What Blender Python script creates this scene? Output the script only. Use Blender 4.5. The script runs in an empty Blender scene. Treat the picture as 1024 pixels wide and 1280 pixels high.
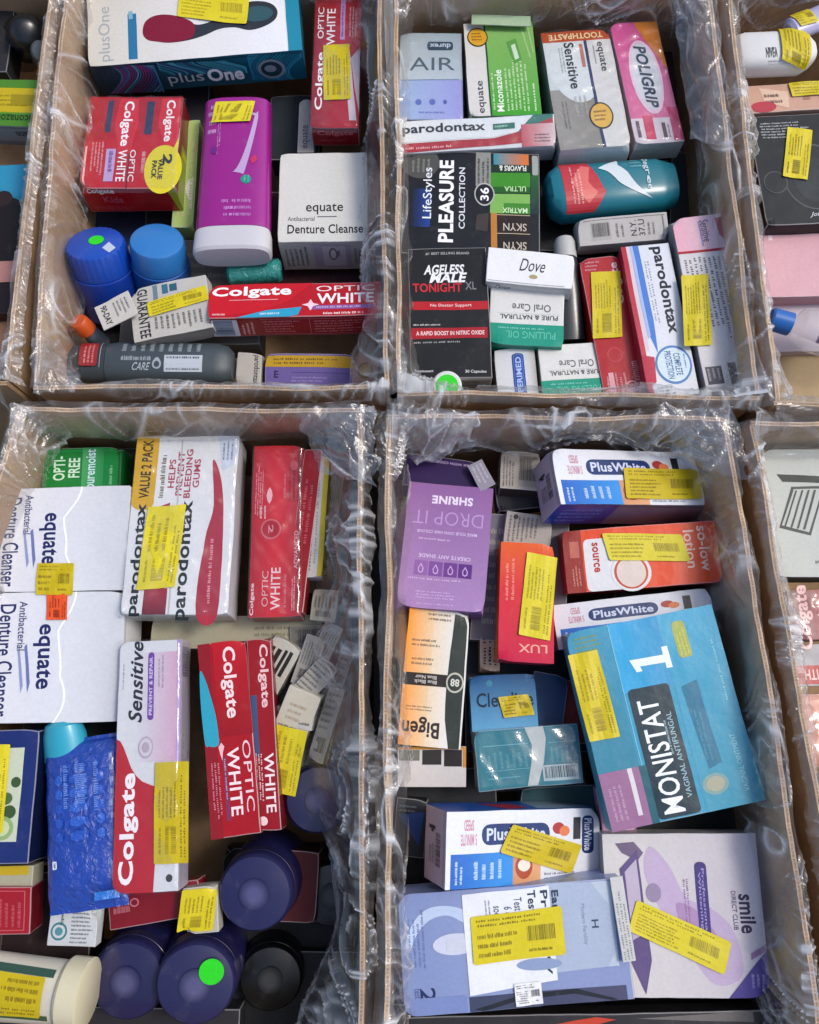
import bpy, bmesh, math, random
from mathutils import Vector, Matrix, noise
C = bpy.context.scene.collection
R = math.radians
rnd = random.Random(7)

# ---------------------------------------------------------------- camera
F_PX, TILT, ROLL, CAM_Z, RIM = 1050.0, R(13.1), R(0.7), 1.30, 0.30
_fw = Vector((0, math.sin(TILT), -math.cos(TILT)))
_up = Vector((0, math.cos(TILT), math.sin(TILT)))
_rt = Vector((1, 0, 0))
RT = _rt * math.cos(ROLL) - _up * math.sin(ROLL)
UP = _up * math.cos(ROLL) + _rt * math.sin(ROLL)
EYE = Vector((0, 0, CAM_Z))
cam = bpy.data.objects.new('camera', bpy.data.cameras.new('camera'))
C.objects.link(cam)
cam.matrix_world = Matrix.Translation(EYE) @ Matrix((RT, UP, -_fw)).transposed().to_4x4()
cam.data.sensor_fit = 'VERTICAL'
cam.data.sensor_height = 36.0
cam.data.lens = F_PX / 1280 * 36
cam.data.clip_start = 0.01
cam.data.clip_end = 200
bpy.context.scene.camera = cam
def ray(x, y):
    return (_fw + RT * ((x - 512) / F_PX) + UP * ((640 - y) / F_PX)).normalized()
def W(x, y, z):
    d = ray(x, y)
    return EYE + d * ((z - CAM_Z) / d.z)

# ---------------------------------------------------------------- light
SUN_EL, SUN_AZ = R(55), R(76)      # azimuth clockwise from +Y: light comes from the right
wd = bpy.data.worlds.new("World"); bpy.context.scene.world = wd
wd.use_nodes = True
nt = wd.node_tree; nt.nodes.clear()
sky = nt.nodes.new('ShaderNodeTexSky'); sky.sky_type = 'NISHITA'; sky.sun_disc = False
sky.sun_elevation = SUN_EL; sky.sun_rotation = SUN_AZ; sky.air_density = 1.0; sky.dust_density = 3.0
bg = nt.nodes.new('ShaderNodeBackground'); bg.inputs[1].default_value = 0.13
wo = nt.nodes.new('ShaderNodeOutputWorld')
nt.links.new(sky.outputs[0], bg.inputs[0]); nt.links.new(bg.outputs[0], wo.inputs[0])
sl = bpy.data.lights.new('sun', 'SUN'); sl.energy = 1.15; sl.angle = R(14); sl.color = (1, .96, .9)
so = bpy.data.objects.new('sun', sl); C.objects.link(so)
sd = Vector((math.cos(SUN_EL) * math.sin(SUN_AZ), math.cos(SUN_EL) * math.cos(SUN_AZ), math.sin(SUN_EL)))
so.rotation_euler = sd.to_track_quat('Z', 'Y').to_euler()
so.location = sd * 5
sc = bpy.context.scene
sc.view_settings.view_transform = 'Standard'; sc.view_settings.look = 'None'
sc.view_settings.exposure = 0.50; sc.view_settings.gamma = 1
sc.cycles.transparent_max_bounces = 24
sc.cycles.max_bounces = 8

# ---------------------------------------------------------------- materials
def hx(s):
    s = s.lstrip('#')
    if len(s) == 3: s = ''.join(c * 2 for c in s)
    v = [int(s[i:i + 2], 16) / 255 for i in (0, 2, 4)]
    return tuple(((c + .055) / 1.055) ** 2.4 if c > .04045 else c / 12.92 for c in v)
MATS = {}
def print_mat(name, rough=.34, spec=.5, coat=0.0, bump=.25, bscale=45., metal=0., wear=.06, alpha=None, trans=0.):
    m = bpy.data.materials.new(name); m.use_nodes = True
    n = m.node_tree.nodes; l = m.node_tree.links
    b = n['Principled BSDF']
    at = n.new('ShaderNodeAttribute'); at.attribute_name = 'ink'
    tc = n.new('ShaderNodeTexCoord')
    nz = n.new('ShaderNodeTexNoise'); nz.inputs['Scale'].default_value = 260; nz.inputs['Detail'].default_value = 4
    l.new(tc.outputs['Object'], nz.inputs['Vector'])
    mr = n.new('ShaderNodeMapRange'); mr.inputs[3].default_value = 1 - wear * 2.2; mr.inputs[4].default_value = 1 + wear
    l.new(nz.outputs[0], mr.inputs[0])
    hs = n.new('ShaderNodeVectorMath'); hs.operation = 'SCALE'
    l.new(at.outputs['Color'], hs.inputs[0]); l.new(mr.outputs[0], hs.inputs[3])
    # faint grey scuffs
    sc_ = n.new('ShaderNodeTexNoise'); sc_.inputs['Scale'].default_value = 38; sc_.inputs['Detail'].default_value = 8; sc_.inputs['Roughness'].default_value = .7
    l.new(tc.outputs['Object'], sc_.inputs['Vector'])
    rr = n.new('ShaderNodeMapRange'); rr.inputs[1].default_value = .58; rr.inputs[2].default_value = .8; rr.inputs[4].default_value = .09
    l.new(sc_.outputs[0], rr.inputs[0])
    mx = n.new('ShaderNodeMix'); mx.data_type = 'RGBA'
    l.new(rr.outputs[0], mx.inputs[0]); l.new(hs.outputs[0], mx.inputs[6]); mx.inputs[7].default_value = (.42, .40, .38, 1)
    l.new(mx.outputs[2], b.inputs['Base Color'])
    r2 = n.new('ShaderNodeMapRange'); r2.inputs[3].default_value = max(.05, rough - .1); r2.inputs[4].default_value = rough + .18
    l.new(sc_.outputs[0], r2.inputs[0]); l.new(r2.outputs[0], b.inputs['Roughness'])
    b.inputs['Specular IOR Level'].default_value = spec
    b.inputs['Coat Weight'].default_value = coat; b.inputs['Coat Roughness'].default_value = .12
    b.inputs['Metallic'].default_value = metal
    if trans: b.inputs['Transmission Weight'].default_value = trans
    bn = n.new('ShaderNodeTexNoise'); bn.inputs['Scale'].default_value = bscale; bn.inputs['Detail'].default_value = 3
    l.new(tc.outputs['Object'], bn.inputs['Vector'])
    bp = n.new('ShaderNodeBump'); bp.inputs['Strength'].default_value = bump; bp.inputs['Distance'].default_value = .002
    l.new(bn.outputs[0], bp.inputs['Height']); l.new(bp.outputs[0], b.inputs['Normal'])
    if name == 'wrinkled_foil': bp.inputs['Distance'].default_value = .005; bn.inputs['Detail'].default_value = 6; bn.inputs['Distortion'].default_value = 1.2
    MATS[name] = m
    return m
print_mat('printed_card', .40, .28, .05)
print_mat('matt_card', .55, .35, 0)
print_mat('glossy_card', .30, .32, .14, bump=.35)
print_mat('plastic', .28, .5, .2, bump=.1, bscale=20, wear=.02)
print_mat('satin_plastic', .42, .5, 0, bump=.08, bscale=20, wear=.03)
print_mat('wrinkled_foil', .2, .6, .7, bump=1.0, bscale=70)
print_mat('sticker_paper', .45, .4, 0, bump=.25, bscale=90)
def film_mat(name, base=.05, haze=.06, rough=.1, edge=.75, bscale=150, whiten=0.):
    m = bpy.data.materials.new(name); m.use_nodes = True
    n = m.node_tree.nodes; l = m.node_tree.links; n.clear()
    o = n.new('ShaderNodeOutputMaterial')
    tr = n.new('ShaderNodeBsdfTransparent'); tr.inputs[0].default_value = (.97, .975, .98, 1)
    gl = n.new('ShaderNodeBsdfGlossy'); gl.inputs['Roughness'].default_value = rough; gl.inputs[0].default_value = (1, 1, 1, 1)
    df = n.new('ShaderNodeBsdfDiffuse'); df.inputs[0].default_value = (.85, .87, .9, 1)
    tl = n.new('ShaderNodeBsdfTranslucent'); tl.inputs[0].default_value = (.85, .87, .9, 1)
    tc = n.new('ShaderNodeTexCoord')
    nz = n.new('ShaderNodeTexNoise'); nz.inputs['Scale'].default_value = bscale; nz.inputs['Detail'].default_value = 4; nz.inputs['Distortion'].default_value = 1.5
    l.new(tc.outputs['Object'], nz.inputs['Vector'])
    bp = n.new('ShaderNodeBump'); bp.inputs['Strength'].default_value = .55; bp.inputs['Distance'].default_value = .002
    l.new(nz.outputs[0], bp.inputs['Height'])
    l.new(bp.outputs[0], gl.inputs['Normal'])
    lw = n.new('ShaderNodeLayerWeight'); lw.inputs[0].default_value = .5; l.new(bp.outputs[0], lw.inputs['Normal'])
    pw = n.new('ShaderNodeMath'); pw.operation = 'POWER'; pw.inputs[1].default_value = 4.2; l.new(lw.outputs['Facing'], pw.inputs[0])
    mm = n.new('ShaderNodeMapRange'); mm.inputs[3].default_value = base; mm.inputs[4].default_value = edge; l.new(pw.outputs[0], mm.inputs[0])
    hz0 = n.new('ShaderNodeMapRange'); hz0.inputs[3].default_value = haze; hz0.inputs[4].default_value = min(1, haze * 6); l.new(pw.outputs[0], hz0.inputs[0])
    at = n.new('ShaderNodeAttribute'); at.attribute_name = 'ink'      # creases turn white where the film has been folded
    hz = n.new('ShaderNodeMath'); hz.operation = 'MULTIPLY_ADD'; hz.inputs[1].default_value = whiten; hz.use_clamp = True
    l.new(at.outputs['Fac'], hz.inputs[0]); l.new(hz0.outputs[0], hz.inputs[2])
    md = n.new('ShaderNodeMixShader'); md.inputs[0].default_value = .4; l.new(df.outputs[0], md.inputs[1]); l.new(tl.outputs[0], md.inputs[2])
    m1 = n.new('ShaderNodeMixShader'); l.new(hz.outputs[0], m1.inputs[0]); l.new(tr.outputs[0], m1.inputs[1]); l.new(md.outputs[0], m1.inputs[2])
    m2 = n.new('ShaderNodeMixShader'); l.new(mm.outputs[0], m2.inputs[0]); l.new(m1.outputs[0], m2.inputs[1]); l.new(gl.outputs[0], m2.inputs[2])
    l.new(m2.outputs[0], o.inputs[0])
    MATS[name] = m
film_mat('liner_film', base=.11, haze=.022, rough=.17, edge=.5, whiten=.85)
film_mat('wrap_film', base=.05, haze=.015, rough=.09, edge=.45, bscale=28)
film_mat('clear_plastic', base=.06, haze=.10, rough=.08, edge=.6, bscale=20)
def card_mat():
    m = bpy.data.materials.new('corrugated_board'); m.use_nodes = True
    n = m.node_tree.nodes; l = m.node_tree.links; b = n['Principled BSDF']
    tc = n.new('ShaderNodeTexCoord')
    mp = n.new('ShaderNodeMapping'); mp.inputs['Scale'].default_value = (1, 1, .25); l.new(tc.outputs['Object'], mp.inputs[0])
    nz = n.new('ShaderNodeTexNoise'); nz.inputs['Scale'].default_value = 14; nz.inputs['Detail'].default_value = 7; nz.inputs['Roughness'].default_value = .65
    l.new(mp.outputs[0], nz.inputs['Vector'])
    cr = n.new('ShaderNodeValToRGB'); cr.color_ramp.elements[0].position = .3; cr.color_ramp.elements[0].color = (.28, .17, .09, 1)
    cr.color_ramp.elements[1].position = .75; cr.color_ramp.elements[1].color = (.52, .35, .20, 1)
    l.new(nz.outputs[0], cr.inputs[0])
    at = n.new('ShaderNodeAttribute'); at.attribute_name = 'ink'
    mu = n.new('ShaderNodeMix'); mu.data_type = 'RGBA'; mu.blend_type = 'MULTIPLY'; mu.inputs[0].default_value = 1
    l.new(cr.outputs[0], mu.inputs[6]); l.new(at.outputs['Color'], mu.inputs[7]); l.new(mu.outputs[2], b.inputs['Base Color'])
    b.inputs['Roughness'].default_value = .8; b.inputs['Specular IOR Level'].default_value = .25
    wv = n.new('ShaderNodeTexNoise'); wv.inputs['Scale'].default_value = 220; wv.inputs['Detail'].default_value = 3; l.new(mp.outputs[0], wv.inputs['Vector'])
    bp = n.new('ShaderNodeBump'); bp.inputs['Strength'].default_value = .4; bp.inputs['Distance'].default_value = .001
    l.new(wv.outputs[0], bp.inputs['Height']); l.new(bp.outputs[0], b.inputs['Normal'])
    MATS['corrugated_board'] = m
card_mat()
def ground_mat():
    m = bpy.data.materials.new('concrete'); m.use_nodes = True
    n = m.node_tree.nodes; l = m.node_tree.links; b = n['Principled BSDF']
    nz = n.new('ShaderNodeTexNoise'); nz.inputs['Scale'].default_value = 9; nz.inputs['Detail'].default_value = 9
    tc = n.new('ShaderNodeTexCoord'); l.new(tc.outputs['Object'], nz.inputs['Vector'])
    cr = n.new('ShaderNodeValToRGB'); cr.color_ramp.elements[0].color = (.10, .095, .09, 1); cr.color_ramp.elements[1].color = (.24, .23, .22, 1)
    l.new(nz.outputs[0], cr.inputs[0]); l.new(cr.outputs[0], b.inputs['Base Color']); b.inputs['Roughness'].default_value = .85
    MATS['concrete'] = m
ground_mat()

# ---------------------------------------------------------------- mesh helpers
def setink(me, cols):
    a = me.color_attributes.new('ink', 'FLOAT_COLOR', 'CORNER')
    flat = []
    for c in cols: flat += [c[0], c[1], c[2], 1.0]
    a.data.foreach_set('color', flat)
def mesh_obj(name, verts, faces, cols, mat, parent=None, smooth=False):
    """cols: one colour per face, or a list of per-corner colours"""
    me = bpy.data.meshes.new(name)
    me.from_pydata([tuple(v) for v in verts], [], faces)
    cc = []
    for f, c in zip(faces, cols):
        if isinstance(c, list): cc += c
        else: cc += [c] * len(f)
    setink(me, cc)
    me.materials.append(MATS[mat])
    if smooth: me.polygons.foreach_set('use_smooth', [True] * len(me.polygons))
    o = bpy.data.objects.new(name, me); C.objects.link(o)
    if parent: o.parent = parent
    return o
def empty(name, label, cat, mw, group=None):
    o = bpy.data.objects.new(name, None); C.objects.link(o)
    o.empty_display_size = .02
    o.matrix_world = mw
    o['label'] = label; o['category'] = cat
    if group: o['group'] = group
    return o

# ---------------------------------------------------------------- print language
_fonts = {}
def text_bm(s, bold, shear):
    k = (s, bold, shear)
    if k not in _fonts:
        cu = bpy.data.curves.new('t', 'FONT'); cu.body = s; cu.size = 1; cu.offset = bold * .75; cu.space_character = 1 + bold * 1.2; cu.shear = shear
        cu.resolution_u = 3; cu.fill_mode = 'FRONT'; cu.align_x = 'CENTER'; cu.space_line = .95
        ob = bpy.data.objects.new('t', cu)
        me = bpy.data.meshes.new_from_object(ob)
        vs = [(v.co.x, v.co.y) for v in me.vertices]; fs = [tuple(p.vertices) for p in me.polygons]
        bpy.data.objects.remove(ob); bpy.data.curves.remove(cu); bpy.data.meshes.remove(me)
        xs = [v[0] for v in vs]; ys = [v[1] for v in vs]
        x0, x1, y0, y1 = min(xs), max(xs), min(ys), max(ys)
        _fonts[k] = ([((x - x0) / (x1 - x0) - .5, (y - y0) / (y1 - y0) - .5) for x, y in vs], fs)
    return _fonts[k]
def Rc(x0, y0, x1, y1, c): return ('P', [(x0, y0), (x1, y0), (x1, y1), (x0, y1)], hx(c))
def P(pts, c): return ('P', pts, hx(c))
def SP(pts, c, n=5):
    out = []; m = len(pts)
    for i in range(m):
        a, b, d, e = pts[i - 1], pts[i], pts[(i + 1) % m], pts[(i + 2) % m]
        for j in range(n):
            t = j / n
            out.append(tuple(.5 * (2 * b[k] + (d[k] - a[k]) * t + (2 * a[k] - 5 * b[k] + 4 * d[k] - e[k]) * t * t + (3 * b[k] - a[k] - 3 * d[k] + e[k]) * t ** 3) for k in (0, 1)))
    return ('P', out, hx(c))
def G(x0, y0, x1, y1, c0, c1, d='x'): return ('G', (x0, y0, x1, y1), hx(c0), hx(c1), d)
def E(cx, cy, rx, ry, c, n=28): return ('P', [(cx + rx * math.cos(2 * math.pi * i / n), cy + ry * math.sin(2 * math.pi * i / n)) for i in range(n)], hx(c))
def RR(x0, y0, x1, y1, c, rx=.05, ry=.05):
    pts = []
    for (cx, cy, a0) in ((x1 - rx, y0 + ry, -90), (x1 - rx, y1 - ry, 0), (x0 + rx, y1 - ry, 90), (x0 + rx, y0 + ry, 180)):
        for i in range(5):
            a = R(a0 + 22.5 * i); pts.append((cx + rx * math.cos(a), cy + ry * math.sin(a)))
    return ('P', pts, hx(c))
def T(s, cx, cy, w, h, c, rot=0, bold=0.0, shear=0.0): return ('T', s, cx, cy, w, h, hx(c), rot, bold, shear)
def M(x0, y0, x1, y1, n, c, rot=0, dens=.9): return ('M', (x0, y0, x1, y1), n, hx(c), rot, dens)
def Bar(x0, y0, x1, y1, rot=0, bgc='eeeeee', fg='1a1a1a'): return ('B', (x0, y0, x1, y1), rot, hx(bgc) if bgc else None, hx(fg))

class Flat:
    def __init__(s, O, ux, uy, n, w, h, deform):
        s.O, s.ux, s.uy, s.n, s.w, s.h, s.df = O, ux, uy, n, w, h, deform
    def map(s, x, y, k):
        return s.df(s.O + s.ux * (x * s.w) + s.uy * (y * s.h)) + s.n * k
class Sub:
    def __init__(s, par, a, b, d, lift):
        s.p, s.a, s.b, s.d, s.l = par, a, b, d, lift
        s.w = math.hypot((b[0] - a[0]) * par.w, (b[1] - a[1]) * par.h)
        s.h = math.hypot((d[0] - a[0]) * par.w, (d[1] - a[1]) * par.h)
    def map(s, x, y, k):
        return s.p.map(s.a[0] + (s.b[0] - s.a[0]) * x + (s.d[0] - s.a[0]) * y,
                       s.a[1] + (s.b[1] - s.a[1]) * x + (s.d[1] - s.a[1]) * y, k + s.l)
def polys_of(it):
    """-> (part name, verts2d, faces, colour fn) in fractions"""
    k = it[0]
    if k == 'P': return 'printed_panel', list(it[1]), [tuple(range(len(it[1])))], (lambda x, y, c=it[2]: c)
    if k == 'G':
        x0, y0, x1, y1 = it[1]; c0, c1 = it[2], it[3]
        if it[4] == 'x': fn = lambda x, y: tuple(a + (b - a) * min(1, max(0, (x - x0) / (x1 - x0))) for a, b in zip(c0, c1))
        else: fn = lambda x, y: tuple(a + (b - a) * min(1, max(0, (y - y0) / (y1 - y0))) for a, b in zip(c0, c1))
        return 'printed_panel', [(x0, y0), (x1, y0), (x1, y1), (x0, y1)], [(0, 1, 2, 3)], fn
    if k == 'T':
        _, s, cx, cy, w, h, c, rot, bold, shear = it
        vs, fs = text_bm(s, bold, shear)
        out = []
        for x, y in vs:                                   # y up in text
            if rot == 90: X, Y = -y, x                    # reads upward
            elif rot == -90: X, Y = y, -x
            elif rot == 180: X, Y = -x, -y
            else: X, Y = x, y
            out.append((cx + X * w, cy - Y * h))
        return 'lettering', out, fs, (lambda x, y: c)
    if k == 'M':
        (x0, y0, x1, y1), n, c, rot, dens = it[1:]
        vs, fs = [], []
        for i in range(n):
            p = rnd.uniform(0, .03); end = rnd.uniform(.72, 1) * dens
            cw = .022 if n > 3 else .03
            while p < end:
                wl = rnd.randint(2, 8)
                for _ in range(wl):
                    if p > end: break
                    ww = cw * rnd.uniform(.45, .8)
                    t0 = (i + .2 + rnd.choice((0, .08, .14))) / n; t1 = (i + .7) / n
                    q = [(p, t0), (p + ww, t0), (p + ww, t1), (p, t1)]
                    b = len(vs)
                    for a, d in q:
                        if rot == 90: a, d = d, 1 - a
                        elif rot == -90: a, d = 1 - d, a
                        elif rot == 180: a, d = 1 - a, 1 - d
                        vs.append((x0 + (x1 - x0) * a, y0 + (y1 - y0) * d))
                    fs.append((b, b + 1, b + 2, b + 3)); p += cw
                p += cw * .8
        return 'small_print', vs, fs, (lambda x, y: c)
    if k == 'B':
        (x0, y0, x1, y1), rot, bgc, fg = it[1:]
        vs, fs = [], []
        p = .06
        while p < .93:
            ww = rnd.choice((.012, .012, .022, .034)); b = len(vs)
            for a, d in [(p, .08), (p + ww, .08), (p + ww, .82), (p, .82)]:
                if rot in (90, -90): a, d = d, a
                vs.append((x0 + (x1 - x0) * a, y0 + (y1 - y0) * d))
            fs.append((b, b + 1, b + 2, b + 3)); p += ww + rnd.choice((.012, .018, .028))
        return 'barcode', vs, fs, (lambda x, y: fg)
CELL = .006
def to_mesh(surf, vs, fs, fn, k, cut=True):
    bm = bmesh.new()
    bv = [bm.verts.new((x * surf.w, -y * surf.h, 0)) for x, y in vs]
    for f in fs:
        try: bm.faces.new([bv[i] for i in f])
        except ValueError: pass
    if cut:
        xs = [v.co.x for v in bm.verts]; ys = [v.co.y for v in bm.verts]
        for ax, lo, hi in ((0, min(xs), max(xs)), (1, min(ys), max(ys))):
            q = math.floor(lo / CELL) + 1
            while q * CELL < hi - 1e-5:
                co = (q * CELL, 0, 0) if ax == 0 else (0, q * CELL, 0); no = (1, 0, 0) if ax == 0 else (0, 1, 0)
                bmesh.ops.bisect_plane(bm, geom=bm.verts[:] + bm.edges[:] + bm.faces[:], plane_co=co, plane_no=no, dist=1e-6)
                q += 1
    verts, faces, cols = [], [], []
    bm.verts.index_update()
    fr = []
    for v in bm.verts:
        x, y = v.co.x / surf.w, -v.co.y / surf.h
        fr.append((x, y)); verts.append(surf.map(x, y, k))
    for f in bm.faces:
        ids = [v.index for v in f.verts]
        if f.normal.z < 0: ids.reverse()
        faces.append(tuple(ids)); cols.append([fn(*fr[i]) for i in ids])
    bm.free()
    return verts, faces, cols
STEP = .0002
def print_items(surf, items, parent, mat, label=None):
    placed, groups = [], {}
    for it in items:
        if it[0] == 'B' and it[3]:
            x0, y0, x1, y1 = it[1]
            sub = [('P', [(x0, y0), (x1, y0), (x1, y1), (x0, y1)], it[3]), it]
        else: sub = [it]
        for j in sub:
            nm, vs, fs, fn = polys_of(('P',) + tuple(j[1:]) if j[0] == 'S' else j)
            if it[0] == 'S': nm = 'printed_swirls'
            if it[0] == 'B': nm = 'barcode'
            if not vs: continue
            xs = [v[0] for v in vs]; ys = [v[1] for v in vs]
            bb = (min(xs), min(ys), max(xs), max(ys))
            lv = 1 + max([q[4] for q in placed if q[0] < bb[2] and q[2] > bb[0] and q[1] < bb[3] and q[3] > bb[1]] + [0])
            placed.append((*bb, lv))
            g = to_mesh(surf, vs, fs, fn, lv * STEP, cut=j[0] in 'PGTS')
            key = (nm, 0) if it[0] == 'S' else (nm, id(it))
            G0 = groups.setdefault(key, ([], [], []))
            b = len(G0[0]); G0[0].extend(g[0]); G0[1].extend([tuple(i + b for i in f) for f in g[1]]); G0[2].extend(g[2])
    out = []
    for (nm, _), (v, f, c) in groups.items():
        o = mesh_obj(nm, v, f, c, mat, parent); out.append(o)
        if nm in ('small_print', 'barcode', 'printed_swirls'): o['kind'] = 'stuff'
    return out
def sticker(surf, a, b, d, parent, kind='yellow', rot=0, curl=0.0, name='price_sticker'):
    """yellow clearance sticker on a surface; a, b, d fractions"""
    s = Sub(surf, a, b, d, .0020)
    if kind == 'yellow': ycol, yink = rnd.choice((('cdb90a', '94820e'), ('d4c216', '86760f'), ('c2ac08', '84700c'), ('d8c820', 'a08e1c')))
    wr = rnd.uniform(0, 6); wa = rnd.uniform(.0004, .0012)
    base = {'yellow': 'cdb90a', 'orange': 'e0521c', 'white': 'e8e8e4'}[kind]
    ink = {'yellow': '94820e', 'orange': '7c2408', 'white': '555555'}[kind]
    if kind == 'yellow': base, ink = ycol, yink
    class Curl:
        w, h = s.w, s.h
        def map(_, x, y, k):
            e = max(abs(x - .5), 0) * 2
            return s.map(x, y, k + curl * .004 * (e ** 4) + wa * (.6 + math.sin(9 * x + 5 * y + wr) * .6) + .0025 * max(0, x + y - 1.75 if wr > 3 else y - x - .78))
    cs = Curl()
    nm, vs, fs, fn = polys_of(RR(0, 0, 1, 1, base, .03, .03 * s.w / s.h))
    v, f, c = to_mesh(cs, vs, fs, fn, 0)
    o = mesh_obj(name, v, f, c, 'sticker_paper', parent)
    nl = rnd.randint(3, 6)
    if s.w >= s.h:
        its = [Bar(.58, .30, .93, .72, 0, None, ink), M(.05, .06, .95, .26, 2, ink), M(.05, .34, .5 + .03 * nl % .1, .92, nl, ink, 0, rnd.uniform(.75, 1)), M(.6, .78, .9, .9, 1, ink)]
    else:
        its = [Bar(.3, .62, .72, .93, 90, None, ink), M(.74, .05, .94, .95, 2, ink, 90), M(.1, .06, .66, .56, nl, ink, 90, rnd.uniform(.75, 1)), M(.1, .6, .24, .92, 1, ink, 90)]
    print_items(cs, its, o, 'sticker_paper')
    return o

# ---------------------------------------------------------------- product carton
def frame(A, B, D):
    u = B - A; L = u.length; u.normalize()
    v = D - A; v -= u * v.dot(u); Wd = v.length; v.normalize()
    return u, v, v.cross(u), L, Wd
SEEDN = [0]
def z3(z): return (z, z, z) if isinstance(z, (int, float)) else z
def box(name, label, cat, TL, TR, BL, z, T_, col, faces={}, stickers=(), mat='printed_card', amp=.0009, group=None, bev=.0012, edge=.34, wrap=0, crop=None):
    z = z3(z)
    A, B, D = W(*TL, z[0]), W(*TR, z[1]), W(*BL, z[2])
    u, v, n, L, H = frame(A, B, D)
    if n.z < 0: n = -n
    org = A + u * (L / 2) + v * (H / 2) - n * T_
    mw = Matrix((u, -v, n)).transposed().to_4x4(); mw.translation = org
    root = empty(name, label, cat, mw, group)
    SEEDN[0] += 1
    off = Vector((SEEDN[0] * 3.7, SEEDN[0] * 1.3, 0))
    def df(p):
        q = noise.noise_vector(p * 16 + off) * amp
        q2 = noise.noise_vector(p * 45 + off) * (amp * .3)
        p2 = p + q + q2
        for c_, s_, rr_ in dents:                          # knocked corners
            dd = (p - c_).length
            if dd < rr_: p2 = p2 - c_.normalized() * (s_ * (1 - dd / rr_) ** 2)
        return p2
    hw, hh = L / 2, H / 2
    dr = random.Random(SEEDN[0])
    dents = [(Vector((dr.choice((-1, 1)) * hw, dr.choice((-1, 1)) * hh, T_)), dr.uniform(.002, .0075), dr.uniform(.012, .026)) for _ in range(2)] if min(L, H, T_) > .018 else []
    if isinstance(col, str): col = {'top': col}
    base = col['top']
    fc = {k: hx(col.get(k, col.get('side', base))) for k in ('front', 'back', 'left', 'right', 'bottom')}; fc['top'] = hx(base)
    # body
    bm = bmesh.new()
    bmesh.ops.create_cube(bm, size=1, matrix=Matrix.Translation((0, 0, T_ / 2)) @ Matrix.Diagonal((L, H, T_, 1)))
    bmesh.ops.bevel(bm, geom=bm.edges[:], offset=bev, segments=2, profile=.6, affect='EDGES')
    for ax, half, c0 in ((0, hw, -hw), (1, hh, hh), (2, T_ / 2, 0)):
        ext = (L, H, T_)[ax]; 
        if ext < CELL * 1.5: continue
        for q in range(1, int(ext / CELL) + 1):
            # grid lines shared with the print on the faces
            p = (-hw + q * CELL) if ax == 0 else ((hh - q * CELL) if ax == 1 else (T_ - q * CELL))
            lo = (-hw, -hh, 0)[ax] + bev * 1.2; hi = (hw, hh, T_)[ax] - bev * 1.2
            if not lo < p < hi: continue
            co = [0, 0, 0]; co[ax] = p; no = [0, 0, 0]; no[ax] = 1
            bmesh.ops.bisect_plane(bm, geom=bm.verts[:] + bm.edges[:] + bm.faces[:], plane_co=co, plane_no=no, dist=1e-6)
    bm.normal_update(); bm.verts.index_update()
    fs, cs = [], []
    AX = (('right', (1, 0, 0)), ('left', (-1, 0, 0)), ('back', (0, 1, 0)), ('front', (0, -1, 0)), ('top', (0, 0, 1)), ('bottom', (0, 0, -1)))
    for f in bm.faces:
        fs.append(tuple(v_.index for v_ in f.verts))
        best = max(AX, key=lambda a: f.normal.dot(Vector(a[1])))
        c = fc[best[0]]
        if f.normal.dot(Vector(best[1])) < .995: c = tuple(a + (.62 - a) * edge for a in c)
        cs.append(c)
    vs = [df(v_.co.copy()) for v_ in bm.verts]; bm.free()
    mesh_obj('carton_body', vs, fs, cs, mat, root)
    X, Y, Z = Vector((1, 0, 0)), Vector((0, 1, 0)), Vector((0, 0, 1))
    S = {'top': Flat(Vector((-hw, hh, T_)), X, -Y, Z, L, H, df),
         'front': Flat(Vector((-hw, -hh, T_)), X, -Z, -Y, L, T_, df),
         'back': Flat(Vector((-hw, hh, 0)), X, Z, Y, L, T_, df),      # seen from above the far side: bottom edge first
         'left': Flat(Vector((-hw, hh, 0)), Z, -Y, -X, T_, H, df),    # seen as a strip left of the top: x goes from bottom edge to top edge
         'right': Flat(Vector((hw, hh, T_)), -Z, -Y, X, T_, H, df)}
    for k, its in faces.items():
        print_items(S[k], its, root, mat)
    imw = mw.inverted()
    def frac(face, px):
        s = S[face]; d = imw.to_3x3() @ ray(*px); o = imw @ EYE
        t = (s.O - o).dot(s.n) / d.dot(s.n); q = o + d * t - s.O
        return (q.dot(s.ux) / s.w, q.dot(s.uy) / s.h)
    if T_ >= .028 and L > .05 and H > .05 and not wrap:     # slit beside the tuck flaps
        for k, fl in (('front', (.012, .06, .988, .075)), ('back', (.012, .925, .988, .94)), ('right', (.06, .012, .075, .988)), ('left', (.925, .012, .94, .988))):
            if dr.random() < .6:
                g = to_mesh(S[k], [(fl[0], fl[1]), (fl[2], fl[1]), (fl[2], fl[3]), (fl[0], fl[3])], [(0, 1, 2, 3)], lambda x, y, c=tuple(q * .25 for q in fc[k]): c, .0012)
                mesh_obj('tuck_seam', *g, 'matt_card', root)
    for st in stickers:
        face, a, b, d = st[:4]; kw = st[4] if len(st) > 4 else {}
        sticker(S[face], frac(face, a), frac(face, b), frac(face, d), root, **kw)
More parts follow.
